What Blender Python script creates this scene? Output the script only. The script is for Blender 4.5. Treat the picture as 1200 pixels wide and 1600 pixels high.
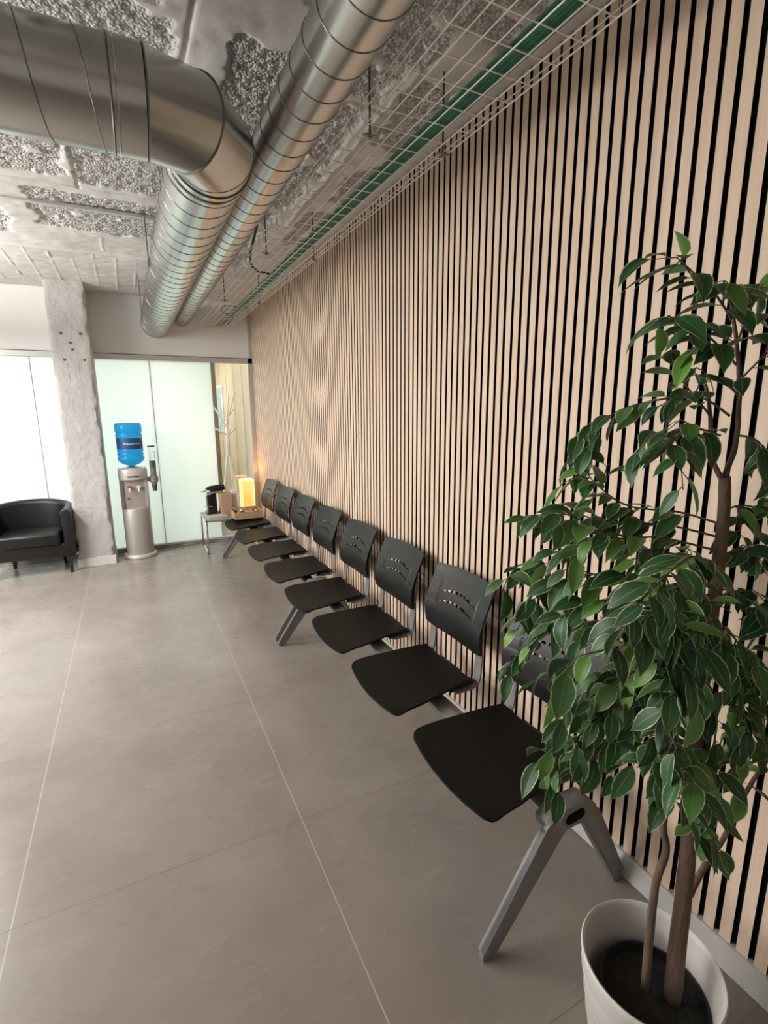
import bpy, bmesh, math, random
import numpy as np
from mathutils import Vector, Matrix, noise

for o in list(bpy.data.objects): bpy.data.objects.remove(o)
SC = bpy.context.scene
COL = SC.collection
PI = math.pi
rnd = random.Random(7)

# ---------------------------------------------------------------- camera
cam_d = bpy.data.cameras.new('camera')
cam = bpy.data.objects.new('camera', cam_d); COL.objects.link(cam)
YAW, PITCH, ROLL = 0.46472, -0.202386, -0.00524
fwd = Vector((math.sin(YAW)*math.cos(PITCH), math.cos(YAW)*math.cos(PITCH), math.sin(PITCH)))
rgt = Vector((math.cos(YAW), -math.sin(YAW), 0)); up = rgt.cross(fwd)
r2 = rgt*math.cos(ROLL) + up*math.sin(ROLL); u2 = -rgt*math.sin(ROLL) + up*math.cos(ROLL)
m = Matrix((r2, u2, -fwd)).transposed().to_4x4(); m.translation = (0, 0, 1.6)
cam.matrix_world = m
cam_d.sensor_fit = 'VERTICAL'; cam_d.sensor_height = 24.0
cam_d.lens = 782.0/1600*24.0
cam_d.clip_start = 0.02
SC.camera = cam

# ---------------------------------------------------------------- world, exposure, lights
w = bpy.data.worlds.new('world'); SC.world = w; w.use_nodes = True
w.node_tree.nodes['Background'].inputs[0].default_value = (1.0, .95, .9, 1)
w.node_tree.nodes['Background'].inputs[1].default_value = 0.02
vs = SC.view_settings
vs.view_transform = 'Standard'; vs.look = 'None'; vs.gamma = 1; vs.use_curve_mapping = False
vs.exposure = 0.15

def area(name, loc, rot, sx, sy, power, color=(1, 1, 1), spread=180):
    d = bpy.data.lights.new(name, 'AREA'); d.shape = 'RECTANGLE'; d.size = sx; d.size_y = sy
    d.energy = power; d.color = color; d.spread = math.radians(spread)
    o = bpy.data.objects.new(name, d); COL.objects.link(o); o.location = loc
    o.rotation_euler = rot
    return o
WARM = (1.0, .972, .94)
area('pendant_far_down', (-1.85, 4.3, 2.36), (0, 0, 0), .30, 1.5, 95, WARM)
area('fill_far_up', (-1.85, 4.3, 2.40), (PI, 0, 0), .30, 1.5, 85, WARM)  # added uplight without a known fixture, brightens the far ceiling
area('fill_corner_down', (-2.1, 5.3, 2.3), (0, 0, 0), .30, .9, 5, WARM)  # added off-frame fill, lifts the left part of the header wall
area('fill_corner_up', (-2.1, 5.3, 2.34), (PI, 0, 0), .30, .9, 12, WARM)  # upward half of the added corner fill
area('pendant_middle_down', (-1.7, 2.1, 2.36), (0, 0, 0), .30, 1.3, 14, WARM)
area('fill_middle_up', (-1.7, 2.1, 2.40), (PI, 0, 0), .30, 1.3, 72, WARM)  # added uplight, ambient fill for the ceiling over the ducts
area('fill_near_down', (-1.4, -.8, 2.36), (0, 0, 0), .30, 1.3, 1, WARM)  # added weak fill behind the camera, no known fitting there
area('fill_near_up', (-1.4, -.8, 2.40), (PI, 0, 0), .30, 1.3, 6, WARM)  # added upward fill behind the camera
area('left_fill_light', (-3.45, 3.3, 1.95), (0, -PI/2, 0), 1.1, 2.6, 118, (1, .965, .925))  # added off-frame fill facing the slatted wall, no known window there
area('back_room_glow', (-1.35, 7.5, 1.25), (-PI/2, 0, 0), 4.2, 2.4, 62, (.94, .98, 1.0))
area('back_room_lamp', (.3, 8.2, 2.6), (0, 0, 0), .8, 1.8, 60, (1, .95, .86))

# ---------------------------------------------------------------- materials
def newmat(name):
    mt = bpy.data.materials.new(name); mt.use_nodes = True
    nt = mt.node_tree; return mt, nt, nt.nodes['Principled BSDF']
def mat(name, col, rough=.5, metal=0, spec=.5, **k):
    mt, nt, b = newmat(name)
    b.inputs['Base Color'].default_value = (*col, 1); b.inputs['Roughness'].default_value = rough
    b.inputs['Metallic'].default_value = metal; b.inputs['Specular IOR Level'].default_value = spec
    for kk, v in k.items(): b.inputs[kk.replace('_', ' ')].default_value = v
    return mt
def noisemat(name, c1, c2, scale=8, rough=.5, metal=0, bump=0, mscale=(1, 1, 1), detail=6, bscale=None, spec=.5, rvar=0, coord='Object', dist=.01):
    mt, nt, b = newmat(name); N = nt.nodes.new; L = nt.links.new
    tc = N('ShaderNodeTexCoord'); mp = N('ShaderNodeMapping'); mp.inputs['Scale'].default_value = mscale
    L(tc.outputs[coord], mp.inputs[0])
    n = N('ShaderNodeTexNoise'); n.inputs['Scale'].default_value = scale; n.inputs['Detail'].default_value = detail
    L(mp.outputs[0], n.inputs['Vector'])
    cr = N('ShaderNodeValToRGB'); cr.color_ramp.elements[0].position = .22; cr.color_ramp.elements[1].position = .78
    cr.color_ramp.elements[0].color = (*c1, 1); cr.color_ramp.elements[1].color = (*c2, 1)
    L(n.outputs['Fac'], cr.inputs[0]); L(cr.outputs[0], b.inputs['Base Color'])
    b.inputs['Roughness'].default_value = rough; b.inputs['Metallic'].default_value = metal
    b.inputs['Specular IOR Level'].default_value = spec
    if rvar:
        mr = N('ShaderNodeMapRange'); mr.inputs[1].default_value = .2; mr.inputs[2].default_value = .8
        mr.inputs[3].default_value = rough-rvar; mr.inputs[4].default_value = rough+rvar
        L(n.outputs['Fac'], mr.inputs[0]); L(mr.outputs[0], b.inputs['Roughness'])
    if bump:
        n2 = N('ShaderNodeTexNoise'); n2.inputs['Scale'].default_value = bscale or scale; n2.inputs['Detail'].default_value = 5
        L(mp.outputs[0], n2.inputs['Vector'])
        bp = N('ShaderNodeBump'); bp.inputs['Strength'].default_value = bump; bp.inputs['Distance'].default_value = dist
        L(n2.outputs['Fac'], bp.inputs['Height']); L(bp.outputs[0], b.inputs['Normal'])
    return mt

M = {}
M['wood'] = noisemat('oak_slat', (.70, .515, .38), (.84, .665, .52), 3.0, .55, mscale=(14, 14, .9), bump=.15, bscale=9, detail=8)
M['felt'] = noisemat('black_felt', (.006, .006, .007), (.014, .013, .014), 60, .95, spec=.1)
M['paint'] = noisemat('white_paint', (.70, .69, .67), (.74, .73, .71), 3, .7, bump=.04, bscale=60)
M['skirt'] = noisemat('skirting_paint', (.60, .59, .57), (.66, .65, .63), 5, .4)
M['concrete'] = noisemat('painted_concrete', (.40, .39, .375), (.50, .49, .475), 5, .75, bump=.6, bscale=18, detail=8, dist=.02)
M['column_dark'] = mat('bolt_dark', (.10, .10, .095), .5, .4)
M['alu'] = mat('aluminium_frame', (.56, .55, .53), .4, .6)
M['alu_dark'] = mat('frame_gasket', (.14, .14, .135), .6)
M['duct'] = noisemat('galvanised_steel', (.50, .50, .485), (.54, .54, .525), 2, .27, 1, detail=0)
M['seam'] = mat('duct_seam', (.20, .20, .19), .35, 1)
M['seam_l'] = mat('duct_seam_light', (.75, .74, .70), .25, 1)
M['wire'] = mat('zinc_wire', (.80, .79, .76), .35, .35)
M['wire_dark'] = mat('dark_steel', (.10, .10, .10), .5, .6)
M['green'] = noisemat('green_cable', (.004, .085, .042), (.010, .15, .08), 30, .45)
M['green2'] = noisemat('green_cable_light', (.012, .15, .085), (.03, .25, .15), 30, .45)
M['brightpaint'] = noisemat('bright_plaster', (.66, .65, .63), (.82, .81, .79), 14, .7, bump=.3, bscale=40)
M['black_cable'] = mat('black_cable', (.015, .015, .015), .5)
M['seat'] = noisemat('black_plastic', (.0045, .004, .0036), (.006, .0055, .005), 40, .42, spec=.17)
M['backplastic'] = noisemat('black_back_plastic', (.010, .010, .010), (.012, .012, .012), 40, .36, spec=.34)
M['grey'] = noisemat('grey_lacquer', (.215, .205, .205), (.24, .23, .23), 20, .42, .25)
M['beam'] = mat('grey_beam', (.33, .32, .31), .32, .5)
M['bracket'] = mat('dark_bracket', (.03, .028, .027), .5)
M['leather'] = noisemat('black_leather', (.006, .006, .0065), (.010, .010, .011), 10, .36, bump=.2, bscale=90, spec=.4, dist=.004)
M['blackwood'] = mat('black_leg', (.012, .011, .010), .45)
M['pot'] = noisemat('white_planter', (.62, .60, .57), (.68, .66, .63), 4, .5)
M['potblack'] = mat('nursery_pot', (.008, .008, .008), .6)
M['soil'] = noisemat('dark_moss_soil', (.010, .009, .008), (.028, .025, .021), 60, .95, bump=1, bscale=80)
M['bark'] = noisemat('ficus_bark', (.085, .055, .038), (.19, .125, .09), 9, .8, bump=.7, bscale=25, mscale=(4, 4, .8), dist=.01)
M['twig'] = mat('green_twig', (.10, .085, .05), .6)
M['silver'] = noisemat('cooler_silver', (.40, .375, .35), (.45, .425, .40), 3, .38, .35)
M['silver_l'] = mat('cooler_trim', (.56, .53, .50), .35, .3)
M['silver_d'] = mat('cooler_side', (.24, .225, .21), .45, .3)
M['red'] = mat('red_tap', (.55, .02, .02), .35)
M['white'] = mat('white_plastic', (.72, .72, .70), .4)
M['black'] = mat('black_gloss', (.010, .010, .010), .2)
M['chrome'] = mat('chrome', (.75, .75, .75), .15, 1)
M['tablewhite'] = mat('grey_table_top', (.34, .34, .34), .3)
M['card'] = noisemat('cardboard', (.40, .26, .16), (.46, .30, .19), 12, .8)
M['paper'] = noisemat('newsprint', (.30, .28, .26), (.70, .66, .62), 30, .8, mscale=(1, 4, 1))
M['foil_gold'] = mat('snack_gold', (.55, .36, .14), .4, .3)
M['foil_brown'] = mat('snack_brown', (.16, .07, .035), .5)
M['foil_white'] = mat('snack_cream', (.75, .68, .55), .5)
M['bluelabel'] = mat('blue_label', (.006, .06, .20), .5)
M['beige'] = noisemat('beige_panel', (.52, .44, .31), (.62, .54, .40), 3, .5, mscale=(6, 6, .6))
M['brown'] = mat('brown_frame', (.20, .155, .11), .5)
M['rackwhite'] = mat('white_lacquer', (.84, .82, .78), .4)
M['teal'] = mat('dark_teal_plastic', (.03, .06, .07), .4)
M['greyplastic'] = mat('grey_plastic', (.17, .165, .16), .45)

def glassmat(name, col, rough=0.0):
    mt, nt, b = newmat(name)
    b.inputs['Base Color'].default_value = (*col, 1); b.inputs['Roughness'].default_value = rough
    b.inputs['Transmission Weight'].default_value = 1; b.inputs['IOR'].default_value = 1.45
    return mt
M['glass'] = glassmat('clear_glass', (.97, .99, .97))
M['clearplastic'] = glassmat('clear_plastic', (.95, .96, .96), .05)
def frosted():
    mt, nt, b = newmat('frosted_glass'); N = nt.nodes.new; L = nt.links.new
    tr = N('ShaderNodeBsdfTranslucent'); tr.inputs[0].default_value = (.90, .97, .94, 1)
    mx = N('ShaderNodeMixShader'); mx.inputs[0].default_value = .38
    b.inputs['Base Color'].default_value = (.80, .86, .83, 1); b.inputs['Roughness'].default_value = .12
    L(tr.outputs[0], mx.inputs[1]); L(b.outputs[0], mx.inputs[2])
    L(mx.outputs[0], nt.nodes['Material Output'].inputs[0]); return mt
M['frost'] = frosted()
def bottle():
    mt, nt, b = newmat('blue_bottle'); N = nt.nodes.new; L = nt.links.new
    tr = N('ShaderNodeBsdfTranslucent'); tr.inputs[0].default_value = (.08, .62, .98, 1)
    tp = N('ShaderNodeBsdfTransparent'); tp.inputs[0].default_value = (.30, .78, 1.0, 1)
    b.inputs['Base Color'].default_value = (.01, .30, .75, 1); b.inputs['Roughness'].default_value = .15
    m1 = N('ShaderNodeMixShader'); m1.inputs[0].default_value = .62
    m2 = N('ShaderNodeMixShader'); m2.inputs[0].default_value = .28
    L(tr.outputs[0], m1.inputs[1]); L(tp.outputs[0], m1.inputs[2])
    L(m1.outputs[0], m2.inputs[1]); L(b.outputs[0], m2.inputs[2])
    L(m2.outputs[0], nt.nodes['Material Output'].inputs[0]); return mt
M['bottle'] = bottle()
def emit(name, col, s):
    mt, nt, b = newmat(name)
    b.inputs['Base Color'].default_value = (.8, .6, .3, 1)
    b.inputs['Emission Color'].default_value = (*col, 1); b.inputs['Emission Strength'].default_value = s
    return mt
M['lampshade'] = emit('lit_paper_shade', (1.0, .38, .06), 1.0)
M['lamprim'] = emit('lit_shade_rim', (1.0, .66, .28), 1.3)

def floor_mat():
    mt, nt, b = newmat('porcelain_tiles'); N = nt.nodes.new; L = nt.links.new
    tc = N('ShaderNodeTexCoord')
    n = N('ShaderNodeTexNoise'); n.inputs['Scale'].default_value = 1.8; n.inputs['Detail'].default_value = 3; n.inputs['Roughness'].default_value = .6
    L(tc.outputs['Object'], n.inputs['Vector'])
    n3 = N('ShaderNodeTexNoise'); n3.inputs['Scale'].default_value = 5; n3.inputs['Detail'].default_value = 2
    mp = N('ShaderNodeMapping'); mp.inputs['Scale'].default_value = (.6, 1.6, 1); L(tc.outputs['Object'], mp.inputs[0]); L(mp.outputs[0], n3.inputs['Vector'])
    cr = N('ShaderNodeValToRGB'); e = cr.color_ramp.elements; e[0].position = .1; e[1].position = .95
    e[0].color = (.20, .168, .146, 1); e[1].color = (.34, .30, .268, 1)
    L(n.outputs['Fac'], cr.inputs[0])
    # grout
    sep = N('ShaderNodeSeparateXYZ'); L(tc.outputs['Object'], sep.inputs[0])
    def line(out, off, per, wd):
        a = N('ShaderNodeMath'); a.operation = 'ADD'; a.inputs[1].default_value = -off + per*20 + per/2; L(out, a.inputs[0])
        c = N('ShaderNodeMath'); c.operation = 'MODULO'; c.inputs[1].default_value = per; L(a.outputs[0], c.inputs[0])
        d = N('ShaderNodeMath'); d.operation = 'SUBTRACT'; d.inputs[1].default_value = per/2; L(c.outputs[0], d.inputs[0])
        f = N('ShaderNodeMath'); f.operation = 'ABSOLUTE'; L(d.outputs[0], f.inputs[0])
        g = N('ShaderNodeMath'); g.operation = 'LESS_THAN'; g.inputs[1].default_value = wd; L(f.outputs[0], g.inputs[0])
        return g.outputs[0]
    gx = line(sep.outputs[0], .467, .95, .0022); gy = line(sep.outputs[1], 1.675, .95, .0018)
    mxc = N('ShaderNodeMix'); mxc.data_type = 'RGBA'; L(gx, mxc.inputs[0]); L(cr.outputs[0], mxc.inputs[6]); mxc.inputs[7].default_value = (.46, .41, .36, 1)
    mxd = N('ShaderNodeMix'); mxd.data_type = 'RGBA'; L(gy, mxd.inputs[0]); L(mxc.outputs[2], mxd.inputs[6]); mxd.inputs[7].default_value = (.17, .15, .13, 1)
    L(mxd.outputs[2], b.inputs['Base Color'])
    mr = N('ShaderNodeMapRange'); mr.inputs[1].default_value = .1; mr.inputs[2].default_value = .9; mr.inputs[3].default_value = .22; mr.inputs[4].default_value = .32
    L(n3.outputs['Fac'], mr.inputs[0]); L(mr.outputs[0], b.inputs['Roughness'])
    bp = N('ShaderNodeBump'); bp.inputs['Strength'].default_value = .02; bp.inputs['Distance'].default_value = .01
    b.inputs['Specular IOR Level'].default_value = .5
    return mt
M['floor'] = floor_mat()
def ceiling_mat():
    mt, nt, b = newmat('rough_ceiling'); N = nt.nodes.new; L = nt.links.new
    tc = N('ShaderNodeTexCoord'); at = N('ShaderNodeAttribute'); at.attribute_name = 'gravel'
    v = N('ShaderNodeTexVoronoi'); v.inputs['Scale'].default_value = 85; L(tc.outputs['Object'], v.inputs['Vector'])
    n = N('ShaderNodeTexNoise'); n.inputs['Scale'].default_value = 5; n.inputs['Detail'].default_value = 8; L(tc.outputs['Object'], n.inputs['Vector'])
    cr = N('ShaderNodeValToRGB'); e = cr.color_ramp.elements; e[0].position = .3; e[1].position = .7
    e[0].color = (.55, .535, .51, 1); e[1].color = (.68, .665, .64, 1); L(n.outputs['Fac'], cr.inputs[0])
    cg = N('ShaderNodeValToRGB'); e = cg.color_ramp.elements; e[0].position = .15; e[1].position = .75
    e[0].color = (.66, .65, .635, 1); e[1].color = (.34, .335, .325, 1); L(v.outputs['Distance'], cg.inputs[0])
    mx = N('ShaderNodeMix'); mx.data_type = 'RGBA'; L(at.outputs['Fac'], mx.inputs[0]); L(cr.outputs[0], mx.inputs[6]); L(cg.outputs[0], mx.inputs[7])
    L(mx.outputs[2], b.inputs['Base Color']); b.inputs['Roughness'].default_value = .9
    ml = N('ShaderNodeMath'); ml.operation = 'MULTIPLY'; L(at.outputs['Fac'], ml.inputs[0]); L(v.outputs['Distance'], ml.inputs[1])
    ad = N('ShaderNodeMath'); ad.operation = 'MULTIPLY_ADD'; L(n.outputs['Fac'], ad.inputs[0]); ad.inputs[1].default_value = -.9; L(ml.outputs[0], ad.inputs[2])
    bp = N('ShaderNodeBump'); bp.inputs['Strength'].default_value = .7; bp.inputs['Distance'].default_value = .012; bp.invert = True
    L(ad.outputs[0], bp.inputs['Height']); L(bp.outputs[0], b.inputs['Normal'])
    return mt
M['ceiling'] = ceiling_mat()
def leaf_mat():
    mt, nt, b = newmat('variegated_leaf'); N = nt.nodes.new; L = nt.links.new
    uv = N('ShaderNodeUVMap'); uv.uv_map = 'leaf'; sep = N('ShaderNodeSeparateXYZ'); L(uv.outputs[0], sep.inputs[0])
    tc = N('ShaderNodeTexCoord'); n = N('ShaderNodeTexNoise'); n.inputs['Scale'].default_value = 90; L(tc.outputs['Object'], n.inputs['Vector'])
    at = N('ShaderNodeAttribute'); at.attribute_name = 'tone'
    # across coordinate u 0 at midrib to 1 at margin
    ad = N('ShaderNodeMath'); ad.operation = 'MULTIPLY_ADD'; L(n.outputs['Fac'], ad.inputs[0]); ad.inputs[1].default_value = .30; L(sep.outputs[0], ad.inputs[2])
    r = N('ShaderNodeValToRGB'); e = r.color_ramp.elements; e[0].position = .93; e[0].color = (0, 0, 0, 1); e[1].position = 1.03; e[1].color = (1, 1, 1, 1)
    sb = N('ShaderNodeMath'); sb.operation = 'SUBTRACT'; sb.inputs[1].default_value = .085; L(ad.outputs[0], sb.inputs[0]); L(sb.outputs[0], r.inputs[0])
    g = N('ShaderNodeValToRGB'); e = g.color_ramp.elements; e[0].position = 0; e[0].color = (.022, .072, .026, 1); e[1].position = 1; e[1].color = (.20, .42, .07, 1)
    k = g.color_ramp.elements.new(.55); k.color = (.05, .14, .045, 1)
    L(at.outputs['Fac'], g.inputs[0])
    rib = N('ShaderNodeMath'); rib.operation = 'LESS_THAN'; rib.inputs[1].default_value = .055; L(sep.outputs[0], rib.inputs[0])
    m1 = N('ShaderNodeMix'); m1.data_type = 'RGBA'; L(rib.outputs[0], m1.inputs[0]); L(g.outputs[0], m1.inputs[6]); m1.inputs[7].default_value = (.14, .26, .09, 1)
    m2 = N('ShaderNodeMix'); m2.data_type = 'RGBA'; L(r.outputs[0], m2.inputs[0]); L(m1.outputs[2], m2.inputs[6]); m2.inputs[7].default_value = (.52, .60, .36, 1)
    L(m2.outputs[2], b.inputs['Base Color']); b.inputs['Roughness'].default_value = .42; b.inputs['Specular IOR Level'].default_value = .45
    tr = N('ShaderNodeBsdfTranslucent'); L(m2.outputs[2], tr.inputs[0])
    mx = N('ShaderNodeMixShader'); mx.inputs[0].default_value = .15
    L(b.outputs[0], mx.inputs[1]); L(tr.outputs[0], mx.inputs[2]); L(mx.outputs[0], nt.nodes['Material Output'].inputs[0])
    return mt
M['leaf'] = leaf_mat()

# ---------------------------------------------------------------- mesh helpers
class MB:
    def __init__(s): s.v = []; s.f = []; s.m = []
    def add(s, vs, fs, mi=0):
        o = len(s.v); s.v += [tuple(v) for v in vs]; s.f += [tuple(i+o for i in f) for f in fs]; s.m += [mi]*len(fs); return s
    def box(s, x0, x1, y0, y1, z0, z1, mi=0):
        return s.add([(x, y, z) for z in (z0, z1) for y in (y0, y1) for x in (x0, x1)],
                     [(0, 2, 3, 1), (4, 5, 7, 6), (0, 1, 5, 4), (2, 6, 7, 3), (0, 4, 6, 2), (1, 3, 7, 5)], mi)
    def tube(s, pts, r, n=8, mi=0, cap=True, closed=False):
        pts = [Vector(p) for p in pts]; k = len(pts); rs = r if isinstance(r, (list, tuple)) else [r]*k
        base = len(s.v); u = None
        for i, p in enumerate(pts):
            a = pts[max(i-1, 0)] if not closed else pts[i-1]; b = pts[min(i+1, k-1)] if not closed else pts[(i+1) % k]
            t = (b-a).normalized()
            if u is None:
                u = t.orthogonal().normalized()
            else:
                u = (u - t*u.dot(t)); u = u.normalized() if u.length > 1e-6 else t.orthogonal().normalized()
            w_ = t.cross(u)
            for j in range(n):
                an = 2*PI*j/n; s.v.append(tuple(p + (u*math.cos(an) + w_*math.sin(an))*rs[i]))
        for i in range(k-1 if not closed else k):
            for j in range(n):
                a = base+i*n+j; b = base+i*n+(j+1) % n; i2 = (i+1) % k
                c = base+i2*n+(j+1) % n; d = base+i2*n+j
                s.f.append((a, b, c, d)); s.m.append(mi)
        if cap and not closed:
            s.f.append(tuple(base+j for j in range(n))[::-1]); s.m.append(mi)
            s.f.append(tuple(base+(k-1)*n+j for j in range(n))); s.m.append(mi)
        return s
    def lathe(s, prof, n=32, c=(0, 0), mi=0, arc=(0, 2*PI), cap0=False, cap1=False):
        full = abs(arc[1]-arc[0]-2*PI) < 1e-6; m_ = n if full else n+1; base = len(s.v)
        for r, z in prof:
            for j in range(m_):
                a = arc[0]+(arc[1]-arc[0])*j/n; s.v.append((c[0]+r*math.cos(a), c[1]+r*math.sin(a), z))
        for i in range(len(prof)-1):
            for j in range(n):
                j2 = (j+1) % m_ if full else j+1
                s.f.append((base+i*m_+j, base+i*m_+j2, base+(i+1)*m_+j2, base+(i+1)*m_+j)); s.m.append(mi)
        if cap0: s.f.append(tuple(base+j for j in range(m_))[::-1]); s.m.append(mi)
        if cap1: s.f.append(tuple(base+(len(prof)-1)*m_+j for j in range(m_))); s.m.append(mi)
        return s
    def prism(s, poly, axis, a, b, mi=0):
        """poly: 2D points; axis 'y' means (x,z) polygon extruded in y from a to b; 'z' (x,y); 'x' (y,z)"""
        def P(p, t): return {'y': (p[0], t, p[1]), 'z': (p[0], p[1], t), 'x': (t, p[0], p[1])}[axis]
        n = len(poly); base = len(s.v)
        s.v += [P(p, a) for p in poly] + [P(p, b) for p in poly]
        s.f.append(tuple(base+i for i in range(n))); s.f.append(tuple(base+n+i for i in range(n))[::-1]); s.m += [mi, mi]
        for i in range(n):
            j = (i+1) % n; s.f.append((base+i, base+n+i, base+n+j, base+j)); s.m.append(mi)
        return s
    def mesh(s, name, mats, smooth=False, angle=None):
        me = bpy.data.meshes.new(name); me.from_pydata(s.v, [], s.f)
        for mt in (mats if isinstance(mats, (list, tuple)) else [mats]): me.materials.append(mt)
        me.polygons.foreach_set('material_index', s.m)
        bm = bmesh.new(); bm.from_mesh(me); bmesh.ops.recalc_face_normals(bm, faces=bm.faces)
        if smooth:
            for f in bm.faces: f.smooth = True
            if angle:
                for e in bm.edges:
                    if len(e.link_faces) == 2 and e.calc_face_angle(0) > math.radians(angle): e.smooth = False
        bm.to_mesh(me); bm.free(); me.update(); return me
    def build(s, name, mats, parent=None, smooth=False, angle=None, bevel=0, seg=2):
        me = s.mesh(name, mats, smooth, angle)
        o = bpy.data.objects.new(name, me); COL.objects.link(o)
        if parent: o.parent = parent
        if bevel:
            bv = o.modifiers.new('b', 'BEVEL'); bv.width = bevel; bv.segments = seg; bv.limit_method = 'ANGLE'; bv.angle_limit = math.radians(35)
            bake(o)
            for p in o.data.polygons: p.use_smooth = True
            shade(o.data, 40)
        return o
def shade(me, angle):
    bm = bmesh.new(); bm.from_mesh(me)
    for e in bm.edges: e.smooth = not (len(e.link_faces) == 2 and e.calc_face_angle(0) > math.radians(angle))
    bm.to_mesh(me); bm.free()
def bake(o):
    dg = bpy.context.evaluated_depsgraph_get(); dg.update()
    me = bpy.data.meshes.new_from_object(o.evaluated_get(dg)); me.name = o.name; o.modifiers.clear(); o.data = me
def tag(o, label=None, cat=None, group=None, kind=None):
    for k, v in (('label', label), ('category', cat), ('group', group), ('kind', kind)):
        if v: o[k] = v
    return o
def empty(name, loc=(0, 0, 0), rz=0):
    o = bpy.data.objects.new(name, None); COL.objects.link(o); o.location = loc; o.rotation_euler.z = rz; o.empty_display_size = .05; return o
def kids(o): return [c for c in bpy.data.objects if c.parent == o]
def copy_tree(o, parent=None):
    c = o.copy(); COL.objects.link(c)
    if parent: c.parent = parent
    for ch in kids(o): copy_tree(ch, c)
    return c
def struct(o, label=None): o['kind'] = 'structure'; \
    (o.__setitem__('label', label) if label else None); return o
def arc_pts(cx, cy, r, a0, a1, n): return [(cx+r*math.cos(a0+(a1-a0)*i/n), cy+r*math.sin(a0+(a1-a0)*i/n)) for i in range(n+1)]
def lerp(a, b, t): return a+(b-a)*t
def interp(x, xs, ys):
    return float(np.interp(x, xs, ys))

# ================================================================ SETTING
H = 2.82; XW = 1.40; YF = 6.32; XL = -3.6; YB = -2.6; YE = 9.6
struct(MB().box(XL-.1, 1.6, YB-.1, YE+.1, -.1, 0).build('floor', M['floor']), 'grey brown matt floor of large square tiles')

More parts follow.
